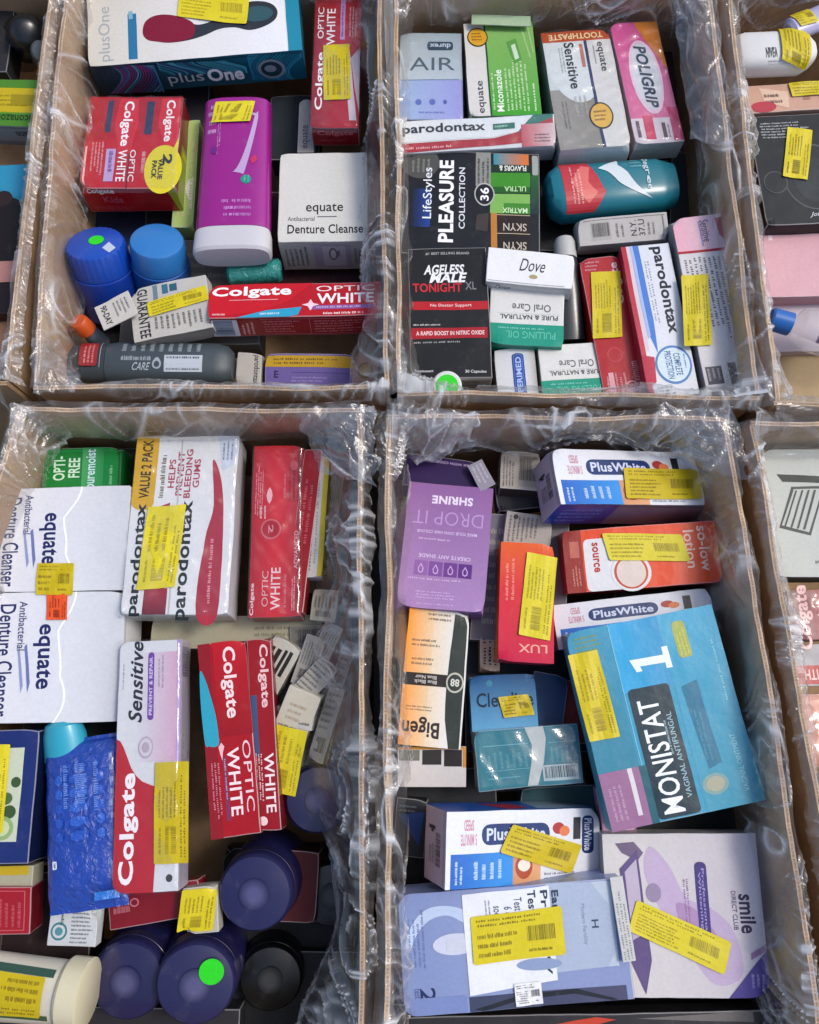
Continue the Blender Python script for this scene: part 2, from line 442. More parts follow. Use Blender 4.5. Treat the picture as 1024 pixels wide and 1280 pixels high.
    if wrap:
        # loose shrink wrap round the carton, drawn out to crimped ends
        vs, fs = [], []
        nx, ny = max(8, int(L / .004)), max(8, int(H / .004))
        for j in range(ny + 1):
            for i in range(nx + 1):
                x = -hw - .003 + (L + .006) * i / nx; y = hh + .003 - (H + .006) * j / ny
                p = Vector((x, y, 0)) + off
                e = min(i, nx - i, j, ny - j)
                wq = noise.noise_vector(p * 12) * .02
                r = abs(noise.noise(Vector((p.x * 42 + p.y * 26, p.y * 9, 1)) + wq * 40)) * .6 + abs(noise.noise(Vector((p.x * 16, p.y * 52 - p.x * 20, 5)))) * .5
                zz = T_ + .0022 + wrap * .004 * (1 - min(1, r * 3.2)) if e else T_ - .006
                vs.append((x, y, zz))
        for j in range(ny):
            for i in range(nx):
                a = j * (nx + 1) + i; fs.append((a, a + nx + 1, a + nx + 2, a + 1))
        mesh_obj('shrink_wrap', vs, fs, [hx('ffffff')] * len(fs), 'wrap_film', root, True)
    root['_'] = 0; del root['_']
    return root, S, frac

# ---------------------------------------------------------------- turned / drawn-out bodies
def prof(pts, t):
    if t <= pts[0][0]: return pts[0][1:]
    for p, q in zip(pts, pts[1:]):
        if t <= q[0]:
            f = (t - p[0]) / max(1e-9, q[0] - p[0]); return tuple(a + (b - a) * f for a, b in zip(p[1:], q[1:]))
    return pts[-1][1:]
class Curved:
    def __init__(s, L, pts, x0, x1, ex, phi0, phi1):
        s.L, s.pts, s.x0, s.x1, s.ex, s.p0, s.p1 = L, pts, x0, x1, ex, phi0, phi1
        a, b = prof(pts, (x0 + x1) / 2)[:2]
        s.w = (x1 - x0) * L; s.h = abs(phi1 - phi0) * (a + b) / 2
    def map(s, x, y, k):
        t = s.x0 + (s.x1 - s.x0) * x; ph = s.p0 + (s.p1 - s.p0) * y
        a, b = prof(s.pts, t)[:2]
        c, d = math.cos(ph), math.sin(ph)
        k += .0004
        f = lambda q: math.copysign(abs(q) ** (2 / s.ex), q)
        return Vector((t * s.L, (a + k) * f(c), (b + k) * f(d)))
def round_part(name, root, L, pts, ex, colr, mat, seg=48, ribs=0, ribd=.0006, label=None, crump=0.0):
    vs, fs, cs = [], [], []
    f_ = lambda q: math.copysign(abs(q) ** (2 / ex), q)
    n = len(pts)
    for i, p in enumerate(pts):
        for j in range(seg):
            ph = 2 * math.pi * j / seg
            r = 1.0
            a, b = p[1], p[2]
            if ribs and 0 < i < n - 1 and (len(p) < 4 or p[3]):
                q = -ribd * (.5 + .5 * math.cos(ph * ribs)); a += q; b += q
            v = Vector((p[0] * L, a * f_(math.cos(ph)), b * f_(math.sin(ph))))
            if crump: v += noise.noise_vector(v * 60) * crump
            vs.append(v)
    col = hx(colr)
    for i in range(n - 1):
        for j in range(seg):
            a = i * seg + j; b = i * seg + (j + 1) % seg
            fs.append((a, b, b + seg, a + seg)); cs.append(col)
    fs.append(tuple(range(seg))[::-1]); cs.append(col)
    fs.append(tuple(range((n - 1) * seg, n * seg))); cs.append(col)
    o = mesh_obj(name, vs, fs, cs, mat, root, True)
    o.data.set_sharp_from_angle(angle=R(35))
    if label: o['label'] = label
    return o
def axis_root(name, label, cat, P0, z0, P1, z1, group=None, up=None):
    a, b = W(*P0, z0), W(*P1, z1)
    X = (b - a); L = X.length; X.normalize()
    ref = up if up else (Vector((0, 0, 1)) if abs(X.z) < .8 else Vector((0, 1, 0)))
    Z = (ref - X * ref.dot(X)).normalized(); Y = Z.cross(X)
    mw = Matrix((X, Y, Z)).transposed().to_4x4(); mw.translation = a
    return empty(name, label, cat, mw, group), L
# ---------------------------------------------------------------- ground, cartons, liners
def ground():
    v = [(-60, -60, -.004), (60, -60, -.004), (60, 60, -.004), (-60, 60, -.004)]
    o = mesh_obj('ground', v, [(0, 1, 2, 3)], [hx('ffffff')], 'concrete'); o['kind'] = 'structure'
ground()
TH = .0056
def panel(root, P, Q, inward, z0, z1, bow=0.0, seed=0):
    """a corrugated side panel from P to Q; outer face on the line, TH thick towards `inward`"""
    d = (Q - P); L = d.length; d.normalize()
    nx = int(L / .008); nz = 10
    vs, fs, cs = [], [], []
    def off(s, z):
        w = math.sin(math.pi * s / L)
        return -inward * (bow * w * ((z - z0) / (z1 - z0)) ** 1.5) + inward * (.0045 * (z / z1) * noise.noise(Vector((s * 8, z * 5, seed))) + .0009 * noise.noise(Vector((s * 40, z * 20, seed))))
    for side in (0, 1):
        for j in range(nz + 1):
            z = z0 + (z1 - z0) * j / nz
            for i in range(nx + 1):
                s = L * i / nx
                top = .0015 * noise.noise(Vector((s * 22, seed, 3))) if j == nz else 0
                vs.append(P + d * s + off(s, z) + inward * (TH * side) + Vector((0, 0, z + top)))
    N = (nx + 1) * (nz + 1)
    face = hx('ffffff'); rim = hx('ffffff')
    for j in range(nz):
        for i in range(nx):
            a = j * (nx + 1) + i
            fs.append((a, a + 1, a + nx + 2, a + nx + 1)); cs.append(face)
            b = a + N; fs.append((b, b + nx + 1, b + nx + 2, b + 1)); cs.append(face)
    for i in range(nx):                                   # cut edge: two pale liners with the darker flutes between
        a, b = nz * (nx + 1) + i, nz * (nx + 1) + i + 1
        A0, B0, A1, B1 = vs[a], vs[b], vs[a + N], vs[b + N]
        w_ = 1.25 + .8 * abs(noise.noise(Vector((i * .23, seed, 9)))) + rnd.uniform(-.15, .2)
        for f0, f1 in ((0, .28), (.72, 1)):
            q = len(vs); vs.extend([A0.lerp(A1, f0), B0.lerp(B1, f0), B0.lerp(B1, f1), A0.lerp(A1, f1)])
            fs.append((q, q + 1, q + 2, q + 3)); cs.append((w_, w_ * 1.06, w_ * 1.2))
        for h in range(4):
            q = len(vs); g0, g1 = h * .25, h * .25 + .25
            P0, P1 = A0.lerp(A1, .28), B0.lerp(B1, .28); Q0, Q1 = A0.lerp(A1, .72), B0.lerp(B1, .72)
            vs.extend([P0.lerp(P1, g0), P0.lerp(P1, g1), Q0.lerp(Q1, g1), Q0.lerp(Q1, g0)])
            fs.append((q, q + 1, q + 2, q + 3)); k_ = (.72, 1.05)[h % 2] * rnd.uniform(.8, 1.2); cs.append((k_, k_, k_))
    for i in (0, nx):
        for j in range(nz):
            a = j * (nx + 1) + i; fs.append((a, a + nx + 1, a + nx + 1 + N, a + N)); cs.append(rim)
    return mesh_obj('side_panel', vs, fs, cs, 'corrugated_board', root)
CARTONS = {}
def carton(key, label, c, bows=(0, 0, 0, 0)):
    """c: far-left, far-right, near-right, near-left rim corners in px"""
    p = [W(*q, RIM) for q in c]
    for q in p: q.z = 0
    ctr = sum(p, Vector()) / 4
    mw = Matrix.Translation(ctr)
    root = empty('cardboard_carton', label, 'carton', mw, 'open cardboard cartons lined with clear film')
    q = [a - ctr for a in p]
    for k in range(4):
        a, b = q[k], q[(k + 1) % 4]
        d = (b - a).normalized(); inn = Vector((0, 0, 1)).cross(d)
        if inn.dot(-(a + b) / 2) < 0: inn = -inn
        e = d * (TH + .0005) if k % 2 else Vector()
        panel(root, a + e, b - e, inn, .0, RIM, bows[k], seed=k + len(CARTONS) * 5)
    fl = [a * .985 + Vector((0, 0, .003)) for a in q]
    mesh_obj('bottom_panel', fl, [(3, 2, 1, 0)], [hx('ffffff')], 'corrugated_board', root)
    CARTONS[key] = (p, ctr, bows)
carton('A', 'open carton with the magenta oval pack and plusOne box inside', [(86, -60), (477, -60), (487, 487), (42, 484)], (0, 0, 0, .004))
carton('B', 'open carton with the Ageless Male, LifeStyles and Dove boxes inside', [(491, -45), (886, -45), (950, 498), (497, 493)])
carton('C', 'open carton with the row of dark blue round caps inside', [(24, 508), (450, 511), (458, 1410), (-260, 1410)], (0, 0, 0, .004))
carton('D', 'open carton with the turquoise Monistat box inside', [(484, 516), (905, 521), (1042, 1410), (480, 1410)], (0, .006, 0, 0))
carton('E', 'open carton with the blue capped clear bottle inside', [(905, -45), (1300, -45), (1425, 512), (968, 508)])
carton('F', 'open carton with the white razor box inside', [(938, 526), (1370, 528), (1580, 1410), (1092, 1410)])
carton('Z', 'open carton with the hair portrait box inside', [(-350, -60), (73, -60), (9, 480), (-455, 480)])

def ridged(p):
    return max(0., 1 - abs(noise.noise(p)) * 3.2)
def vor(p):
    d = noise.voronoi(p)[0]
    return d[1] - d[0]
def crease(s, t, seed):
    """-> (displacement, crease strength): facets between sharp folds, long tension folds over the rim"""
    w = noise.noise_vector(Vector((s * 7, t * 5, seed)))
    s2, t2 = s + w.x * .05, t + w.y * .05
    lo = noise.noise(Vector((s * 9, t * 9, seed + 2)))
    act = min(1, max(0, .35 + 1.6 * lo))                   # some stretches are pulled taut, others crumpled
    a = ridged(Vector((s2 * (12 + 16 * max(0, lo + .3)) + t2 * 14, t2 * 5, seed))) ** 2 * min(1, .4 + 1.7 * abs(w.z))
    a2 = ridged(Vector((s2 * 34 - t2 * 26, t2 * 9, seed + 40))) ** 3
    v1 = vor(Vector((s2 * 24 - t2 * 9, t2 * 13, seed)))
    v2 = vor(Vector((s2 * 66 + t2 * 25, t2 * 40, seed + 9)))
    low = noise.noise(Vector((s * 13, t * 9, seed + 4)))
    d = a * .5 + a2 * .3 * act + (1 - min(1, v1 * 1.5)) * .34 * (.3 + act) + (1 - min(1, v2 * 1.5)) * .12 * act + low * .8
    k = max(a ** 5 * .9, a2 ** 4 * .8 * act, max(0, 1 - v1 * 11) * .75 * act, max(0, 1 - v2 * 8) * .25 * act)
    k *= .25 + 1.3 * max(0, noise.noise(Vector((s * 17, t * 17, seed + 6))) + .3)
    return d, min(1, k)
def liner(key, sides, label, patches=(), res=.0024):
    """sides: {k: (sag_in, depth_in, drop_out, amp, rim_amp)}; one film bag, folded over the rim"""
    p, ctr, bows = CARTONS[key]
    vs, fs, ks = [], [], []
    for k, (sag, din, dout, amp, ramp) in sides.items():
        a, b = p[k] - ctr, p[(k + 1) % 4] - ctr
        d = (b - a); L = d.length; d.normalize()
        inn = Vector((0, 0, 1)).cross(d)
        if inn.dot(-(a + b) / 2) < 0: inn = -inn
        bow = bows[k]
        cs = [(TH + .004 + sag, RIM - din), (TH + .004 + sag * .8, RIM - din * .62), (TH + .003 + sag * .35, RIM - din * .25), (TH + .002, RIM - .006), (TH * .5, RIM + .003), (-.003, RIM - .004), (-.006, RIM - dout * .5), (-.006, RIM - dout)]
        seg = [math.dist(cs[i], cs[i + 1]) for i in range(len(cs) - 1)]; tot = sum(seg)
        nt_ = int(tot / res); ns = int(L / res)
        trim = seg[0] + seg[1] + seg[2] + seg[3]
        base = len(vs); seed = k * 11.3 + len(key) + ord(key) * 3.1
        for i in range(ns + 1):
            s = L * i / ns
            sg = 1 + .9 * noise.noise(Vector((s * 6, seed, 1)))
            cor = 1 + 1.6 * math.exp(-min(s, L - s) / .03)
            for j in range(nt_ + 1):
                t = tot * j / nt_; u = t; m = 0
                while m < len(seg) - 1 and u > seg[m]: u -= seg[m]; m += 1
                f = min(1, u / seg[m])
                o = cs[m][0] + (cs[m + 1][0] - cs[m][0]) * f; z = cs[m][1] + (cs[m + 1][1] - cs[m][1]) * f
                if o - TH > .003: o = TH + .002 + (o - TH - .002) * max(.15, sg)
                if j == 0: z += .02 * noise.noise(Vector((s * 12, seed, 8)))
                cr, kk = crease(s, t, seed)
                dr = abs(t - trim)
                env = (ramp + (amp - ramp) * min(1, dr / .03)) * cor
                dsp = cr * env
                if t < trim: o += max(0, dsp + env * .3); z += .25 * dsp
                elif dr < .012: z += max(0, dsp + env * .3) * .8; o -= dsp * .3
                else: o -= max(0, dsp * .75 + env * .2)
                q = -inn * (bow * math.sin(math.pi * s / L) * max(0, z / RIM) ** 1.5)
                vs.append(a + d * s + inn * o + q + Vector((0, 0, z))); ks.append(min(1, kk * (1 + 1.4 * math.exp(-dr / .008))))
        for i in range(ns):
            for j in range(nt_):
                q = base + i * (nt_ + 1) + j
                fs.append((q, q + 1, q + nt_ + 2, q + nt_ + 1))
    for n_, (q4, amp) in enumerate(patches):              # folds of the bag that hang over a corner
        c4 = [W(x, y, z) - ctr for x, y, z in q4]
        nu = int(max((c4[1] - c4[0]).length, (c4[2] - c4[3]).length) / res); nv = int(max((c4[3] - c4[0]).length, (c4[2] - c4[1]).length) / res)
        base = len(vs); seed = n_ * 5.7 + ord(key)
        for j in range(nv + 1):
            v = j / nv
            for i in range(nu + 1):
                u = i / nu
                cr, kk = crease(u * nu * res, v * nv * res, seed + 31)
                e = min(u, v, 1 - u, 1 - v)
                rag = Vector((noise.noise(Vector((u * 5, v * 5, seed))), noise.noise(Vector((u * 5, v * 5, seed + 50))), 0)) * .012
                pt = c4[0].lerp(c4[1], u).lerp(c4[3].lerp(c4[2], u), v) + rag
                pt.z += cr * amp + .012 * math.sin(math.pi * u) * math.sin(math.pi * v)
                vs.append(pt); ks.append(kk)
        for j in range(nv):
            for i in range(nu):
                q = base + j * (nu + 1) + i; fs.append((q, q + 1, q + nu + 2, q + nu + 1))
    cols = [[(ks[i],) * 3 for i in f] for f in fs]
    o = mesh_obj('film_liner', vs, fs, cols, 'liner_film', None, False)
    o.location = ctr
    o['label'] = label; o['category'] = 'plastic liner'; o['group'] = 'clear film liners folded over the carton rims'
# sides: 0 far, 1 right, 2 near, 3 left
liner('A', {0: (.01, .10, .03, .010, .004), 1: (.024, .10, .014, .014, .009), 2: (.004, .05, .022, .006, .004), 3: (.008, .09, .012, .009, .005)}, 'clear film lining the carton that holds the magenta oval pack',
      [([(40, 430, .305), (75, 425, .27), (110, 490, .29), (42, 492, .31)], .006)])
liner('B', {0: (.008, .09, .02, .010, .005), 1: (.004, .08, .014, .008, .010), 2: (.012, .06, .014, .010, .008), 3: (.008, .07, .014, .012, .010)}, 'crumpled clear film lining the carton of Dove and LifeStyles boxes',
      [([(838, -20, .29), (893, -20, .315), (912, 190, .31), (862, 175, .27)], .010)])
liner('C', {0: (.006, .07, .010, .007, .004), 1: (.045, .12, .014, .014, .010), 3: (.006, .08, .02, .010, .005)}, 'clear film sagging inside the carton of round blue caps',
      [([(372, 512, .315), (468, 508, .325), (472, 610, .31), (398, 590, .275)], .010)])
liner('D', {0: (.014, .07, .010, .014, .010), 1: (.012, .11, .014, .010, .008), 3: (.010, .08, .010, .010, .008)}, 'clear film lining the carton that holds the Monistat box',
      [([(822, 508, .315), (915, 512, .33), (938, 598, .31), (850, 585, .27)], .012), ([(480, 512, .32), (600, 515, .315), (590, 560, .28), (505, 560, .275)], .010)])
liner('E', {0: (.008, .09, .02, .010, .004), 2: (.004, .05, .014, .010, .008), 3: (.010, .08, .012, .014, .010)}, 'clear film lining the carton with the blue capped bottle')
liner('F', {0: (.010, .05, .010, .012, .008), 3: (.004, .07, .012, .010, .008)}, 'clear film lining the carton that holds the razor box')
liner('Z', {1: (.006, .08, .010, .008, .007), 2: (.004, .05, .014, .010, .008)}, 'clear film lining the carton that holds the hair portrait box')
# ---------------------------------------------------------------- carton A (far, second from left)
GW = 'toothpaste and toiletry boxes packed in the cartons'
def swirl(n, x0, x1, y0, y1, cols, seed):
    r = random.Random(seed); out = []
    for i in range(n):
        c = r.choice(cols); ph = i * .42 + r.uniform(-.05, .05); k = 14; up, dn = [], []
        bx = x0 + (x1 - x0) * i / n
        for j in range(k + 1):
            t = j / k
            x = bx + (.10 * math.sin(2.4 * t + .25 * math.sin(i * .25) + seed) + .05 * t) * (1 if seed % 2 else -1)
            x = min(x1, max(x0, x)); w = (x1 - x0) / n * .30
            up.append((x - w, y0 + (y1 - y0) * t)); dn.append((x + w, y0 + (y1 - y0) * t))
        out.append(('S', up + dn[::-1], hx(c)))
    return out
box('massager_box', 'white and dark teal plusOne box with red and black wand printed on top', 'box',
    (108, -76), (366, -96), (106, 84), (.262, .262, .258), .058, {'top': 'dcdcd8', 'front': '17303c', 'right': '1c5f74', 'left': '1c3540'},
    {'top': [G(0, 0, .93, 1, 'c9c4b8', 'e6e6ea'), T('plusOne', .085, .76, .07, .42, '9ea3a6', 90, .0), Rc(.19, .62, .232, .97, '2a6f96'), Rc(.195, .6, .215, .66, '7fa8c0'),
             SP([(.26, .78), (.27, .70), (.31, .655), (.37, .65), (.44, .68), (.50, .74), (.55, .74), (.62, .70), (.70, .63), (.78, .60), (.86, .62), (.895, .68), (.885, .75), (.83, .80), (.76, .82), (.69, .79), (.62, .79), (.55, .83), (.48, .86), (.40, .87), (.32, .85), (.28, .83)], '2b3038'),
             SP([(.26, .78), (.27, .70), (.31, .655), (.37, .65), (.44, .68), (.50, .74), (.49, .84), (.40, .87), (.32, .85), (.28, .83)], '7d1430'),
             E(.80, .70, .075, .06, '31545c'), T('Dual Vibe', .62, .42, .22, .08, 'b58a70', 180), Rc(.935, 0, 1, 1, '1f86a0')],
     'front': [G(0, 0, 1, 1, '20303c', '1b6a80')] + swirl(26, .02, .30, .02, .98, ['8a3a72', '3a7fa0', '5fb0c8', '6a4a8a'], 1) + swirl(34, .32, .72, .02, .5, ['2f7f9a', '4fb0c0', '3a4f7a'], 2) + swirl(20, .74, .99, .02, .9, ['2fa0b8', '2f7fa0'], 3) +
              [T('plus', .43, .56, .17, .46, 'b8bcc0', 0), T('One', .62, .48, .17, .44, 'f0f2f4', 0, .045), E(.84, .48, .065, .33, '8c98a0'), E(.84, .48, .05, .255, '1c3a48'), E(.835, .46, .028, .12, '8c98a0')]},
    stickers=[('top', (226, -14), (312, -4), (222, 22)), ('front', (227, 500), (227, 501), (228, 501))][:1], group=GW)
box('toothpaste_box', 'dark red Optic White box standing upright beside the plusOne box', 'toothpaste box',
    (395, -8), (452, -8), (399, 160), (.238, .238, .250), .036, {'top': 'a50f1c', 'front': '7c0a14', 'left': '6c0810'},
    {'top': [G(0, 0, 1, 1, '8c0c18', 'c01828'), T('Colgate', .17, .66, .20, .42, 'f2ecec', 90, .03), T('OPTIC', .14, .23, .13, .24, 'e8dede', 90, .01), T('WHITE', .36, .26, .18, .28, 'f0e8e8', 90, .015),
             Rc(.56, .05, .66, .36, 'b48cc0'), M(.57, .07, .64, .34, 1, '60306c', 90), M(.74, .06, .92, .34, 3, 'e0c0c0', 90), P([(.80, .5), (1, .42), (1, .9)], 'cdb8bc'), P([(.66, .46), (.78, .44), (.95, .95), (.8, .95)], 'd8c8cc')],
     'front': [T('Colgate', .5, .32, .75, .3, 'c06a70', 0, .02), M(.15, .6, .85, .8, 1, 'a84048')]},
    stickers=[('top', (404, 58), (437, 57), (405, 126))], mat='glossy_card', wrap=.8, group=GW)
box('toothpaste_twin_pack', 'shrink wrapped pair of red Colgate boxes with yellow VALUE PACK corner', 'toothpaste pack',
    (114, 122), (229, 121), (98, 236), (.236, .236, .250), .050, {'top': 'b8101c', 'front': 'a80e18', 'right': '7c1014', 'left': '8c0c14'},
    {'top': [P([(0, 0), (1, 0), (1, .35), (0, .5)], 'a80e1a'), Rc(.485, 0, .50, 1, '70060e'),
             P([(.33, .02), (.52, .02), (.55, .3), (.50, .62), (.38, .66), (.30, .3)], 'c8202c'), P([(.78, .02), (.98, .02), (.99, .55), (.86, .6), (.76, .3)], 'c8202c'),
             T('Colgate', .42, .30, .13, .50, 'f6eeee', -90, .035), T('Colgate', .87, .27, .12, .46, 'f0e6e6', -90, .035),
             Rc(.245, .58, .345, .93, 'b89cc8'), M(.25, .6, .34, .92, 1, '7a4a90', -90), T('WHITE', .42, .76, .095, .34, 'f4ecec', -90, .02), T('OPTIC', .53, .76, .06, .34, 'e8dcdc', -90, .01),
             M(.08, .5, .22, .9, 4, 'd8a0a4', -90), Rc(.02, .55, .04, .98, 'e0b0b0'), M(.6, .6, .68, .92, 1, 'd8a0a4', -90),
             E(.86, .80, .20, .26, 'd8c828'), P([(.80, 1), (1, .45), (1, 1)], 'd8c828'), T('2', .90, .70, .10, .12, '2a2a20', -90, .05), T('VALUE\nPACK', .80, .80, .12, .22, '2a2a20', -90, .04),
             Rc(.62, .05, .70, .42, '2a3450'), Rc(.2, .04, .26, .4, '2a3450')],
     'front': [T('Colgate', .2, .14, .30, .24, 'f0e4e4', 0, .035), T('Kids', .3, .48, .20, .26, 'b85060', 0, .02), M(.05, .75, .6, .92, 2, 'c05860'), P([(.90, 0), (1, 0), (1, 1), (.97, 1)], 'a8b020')], 'right': [Rc(.3, .45, 1, 1, '8c9c2c'), Rc(.4, .5, .8, .55, 'c8b820')]},
    mat='glossy_card', wrap=1, amp=.001, group=GW)
# magenta oval pack
r_, L_ = axis_root('oval_pad_pack', 'magenta oval plastic pack with pale end cap standing beside the Colgate pair', 'plastic pack', (299, 128), .226, (291, 322), .244)
hwM, hb = .0485, .021
pts = [(0, .036, .006), (.012, .044, .014), (.04, hwM, hb), (.86, hwM * 1.07, hb * 1.05)]
round_part('pack_body', r_, L_, pts, 3.2, '92167e', 'plastic', seg=64)
round_part('end_cap', r_, L_, [(.862, hwM * 1.075, hb * 1.05), (.88, hwM * 1.1, hb * 1.12), (.985, hwM * 1.12, hb * 1.14), (1.0, hwM * 1.06, hb * 1.0)], 3.2, 'c2c0c4', 'satin_plastic', seg=64)
sf = Curved(L_, pts, .05, .85, 3.2, R(38), R(142))
print_items(sf, [P([(.10, .86 - .1), (.12, .62 - .38), (.10, .2), (.16, .2), (.62, .42), (.60, .5), (.14, .27)], 'b89cc4'), M(.10, .62, .5, .68, 2, 'c890c0', 0),
                 E(.66, .38, .035, .07, '1f8a78'), M(.63, .33, .69, .43, 2, '66d0b8'), E(.42, .72, .03, .06, '6a1a7a'),
                 P([(.46, .25), (.5, .2), (.54, .3), (.5, .34)], 'c02058'), M(.8, .3, .96, .62, 3, 'c07ac0', -90), M(.08, .7, .3, .95, 3, 'd8a8d8', -90), T('Carefree', .07, .66, .05, .4, 'cfa0d0', -90, .02)], r_, 'plastic')
sticker(sf, (.03, .72), (.03, .28), (.20, .80), r_, rot=0)
box('denture_cleanser_box', 'cream equate denture cleanser box lying below the dark red Optic White box', 'carton box',
    (350, 192), (459, 190), (351, 303), (.232, .232, .240), .070, {'top': 'd2d0c8', 'front': 'c2beb8', 'left': '9a968e'},
    {'top': [T('equate', .52, .64, .42, .12, '26262a', 0, .012), Rc(.44, .72, .66, .73, '5a5a60'), T('Antibacterial', .26, .745, .30, .05, '3a3a40', 0, .0), T('Denture Cleanse', .53, .86, .84, .10, '2c2c32', 0, .02)],
     'front': [Rc(.38, .08, .80, .9, 'b4a8b8'), Rc(.48, .16, .74, .85, 'cfc6cc'), E(.60, .42, .05, .22, '8a8088'), E(.60, .42, .03, .15, 'ded8dc'), M(.04, .1, .32, .85, 5, '6a6870', 90), M(.83, .15, .97, .8, 3, '6a6870', 90), T('8', .66, .4, .03, .22, '6a3a80')]}, mat='matt_card', group=GW)
box('denture_cleanser_box', 'narrow pale equate box seen edge on between magenta pack and red box', 'carton box',
    (374, 122), (394, 122), (368, 190), .205, .05, {'top': 'aba8a0'}, {'top': [T('equate', .5, .72, .5, .42, '55555a', 90, .01)]}, mat='matt_card', group=GW)
# two blue canisters
def canister(name, label, top, zt, base, zb, r, body_c, cap_c, ribs, txt=None, dot=False):
    q, L = axis_root(name, label, 'bottle', top, zt, base, zb)
    cp = [(0, r * .86, r * .86), (.012, r * .95, r * .95), (.05, r, r, 1), (.34, r * 1.03, r * 1.03, 1)]
    round_part('cap', q, L, cp, 2, cap_c, 'plastic', ribs=ribs, seg=120 if ribs else 48, ribd=.0014)
    bp = [(.345, r * .98, r * .98), (.36, r * 1.08, r * 1.08), (.5, r * 1.1, r * 1.1), (.97, r * 1.1, r * 1.1), (1, r, r)]
    round_part('bottle_body', q, L, bp, 2, body_c, 'plastic')
    return q, L, cp, bp
q, L, cp, bp = canister('mouthwash_bottle', 'ribbed dark blue canister with a green dot sticker on its cap', (118, 303), .252, (146, 384), .150, .041, '123a9a', '1546a8', 30)
class Disc:
    def __init__(s, r, dx=-.0006, rot=0): s.r, s.w, s.h, s.x, s.c, s.s = r, 2 * r, 2 * r, dx, math.cos(rot), math.sin(rot)
    def map(s, x, y, k):
        a, b = (x - .5) * s.w, (y - .5) * s.h
        return Vector((s.x - k, a * s.c - b * s.s, a * s.s + b * s.c))
def disc_print(q, r, items, mat='sticker_paper', x=0.0, rot=0):
    print_items(Disc(r, x, rot), items, q, mat)
def facing(q, px, z):       # local Y, Z of a photo point on the cap face
    v = q.matrix_world.inverted() @ W(*px, z); return v.y, v.z
def dot_on(q, L, px, z, r, rad, colr='26d11a'):
    y, zz = facing(q, px, z); w = 2 * rad
    print_items(Disc(rad), [E(.5 + y / w, .5 + zz / w, r / w, r / w, colr, 36)], q, 'sticker_paper')
bpy.context.view_layer.update()
dot_on(q, L, (120, 299), .252, .0105, .041)
sf = Curved(L, bp, .40, .9, 2, R(60), R(120)); print_items(Curved(L, bp, .40, .80, 2, R(40), R(140)), [T('ARRID', .35, .45, .32, .62, 'c8d4e4', 90, .03), M(.6, .1, .72, .9, 2, '8ca4d0', 90)], q, 'plastic')
print_items(Disc(.034), [P([(.02, .3), (.12, .14), (.3, .3), (.2, .5)], 'b8c4d8')], q, 'plastic')
q, L, cp, bp = canister('mouthwash_bottle', 'smooth lighter blue capped canister beside the green dotted one', (196, 300), .250, (207, 372), .150, .0375, '17509a', '2a72b4', 0)
print_items(Curved(L, cp, .1, .3, 2, R(40), R(75)), [P([(.1, .4), (.8, .3), (.9, .5), (.3, .6)], '123a5c')], q, 'plastic')
box('supplement_box', 'crumpled white box lettered GUARANTEE with a yellow sticker across its middle', 'carton box',
    (160, 362), (257, 342), (172, 428), (.238, .246, .238), .030, {'top': 'bcb8b0', 'front': '9c9890'},
    {'top': [T('GUARANTEE', .16, .5, .14, .92, '2a2a2e', -90, .03), Rc(.30, .02, .36, .3, '6a7f86'), Rc(.42, .04, .50, .22, '3a6a84'), Rc(.52, .06, .62, .2, '2f5a70'), M(.27, .62, .9, .95, 9, '5a5850', -90), T('FAST', .7, .3, .2, .1, '44545c', 180, .02)]},
    stickers=[('top', (184, 380), (258, 357), (188, 398))], mat='matt_card', amp=.0016, group=GW)
box('box_flap', 'torn white box flap lettered 90-DAY beside the GUARANTEE box', 'torn flap',
    (117, 384), (160, 363), (125, 415), (.246, .250, .246), .002, {'top': 'c4c0b8'}, {'top': [T('90-DAY', .22, .5, .18, .8, '2a2a2e', -90, .03), M(.45, .15, .9, .8, 4, '666', -90)]}, mat='matt_card', amp=.0012, bev=.0004)
box('toothpaste_box', 'red Colgate box with blue streak lying horizontally beside the GUARANTEE box', 'toothpaste box',
    (263, 357), (477, 352), (265, 398), (.243, .243, .256), .040, {'top': 'b50f1b', 'front': '8c0e18', 'left': '7a0a12'},
    {'top': [P([(0, 0), (.6, 0), (.46, .55), (.28, .85), (0, .95)], 'c4121f'), P([(.16, 1), (.34, .80), (.54, .72), (.52, .95), (.46, 1)], '2f9cc0'), M(.30, .84, .46, .97, 1, 'd0e8f0'), M(.02, .84, .14, .95, 1, 'e8c8c8'),
             T('Colgate', .245, .25, .46, .36, 'f8f2f2', 0, .04), Rc(.12, .47, .4, .49, 'e0a0a4'), T('OPTIC', .79, .18, .34, .17, 'f2e6e6', 0, .0), T('WHITE', .79, .48, .33, .30, 'fbf4f4', 0, .03), Rc(.60, .68, .96, .80, '8c5c9c'), M(.62, .69, .95, .79, 1, 'd8b8dc'),
             M(.66, .86, .96, .98, 1, 'f0d8d8'), P([(.575, .62), (.59, .50), (.605, .62), (.64, .66), (.605, .71), (.59, .84), (.575, .71), (.54, .66)], 'f4d0d8')],
     'front': [Bar(.01, .08, .165, .95, 90, 'c8ccd8', '4a5a78'), M(.18, .1, .26, .9, 3, 'e8b0b0', 90), Rc(.30, .1, .97, .125, 'c87078'), Rc(.30, .9, .97, .92, 'c87078'), M(.31, .18, .56, .85, 5, 'c87880'), M(.60, .18, .94, .85, 5, 'c87880'), Rc(.97, .1, .973, .9, 'c87078'), Rc(.58, .1, .583, .9, 'c87078')]},
    mat='glossy_card', group=GW)
r_, L_ = axis_root('shampoo_bottle', 'charcoal bottle with red label and barcode lying along the near side', 'bottle', (90, 456), .206, (292, 458), .206)
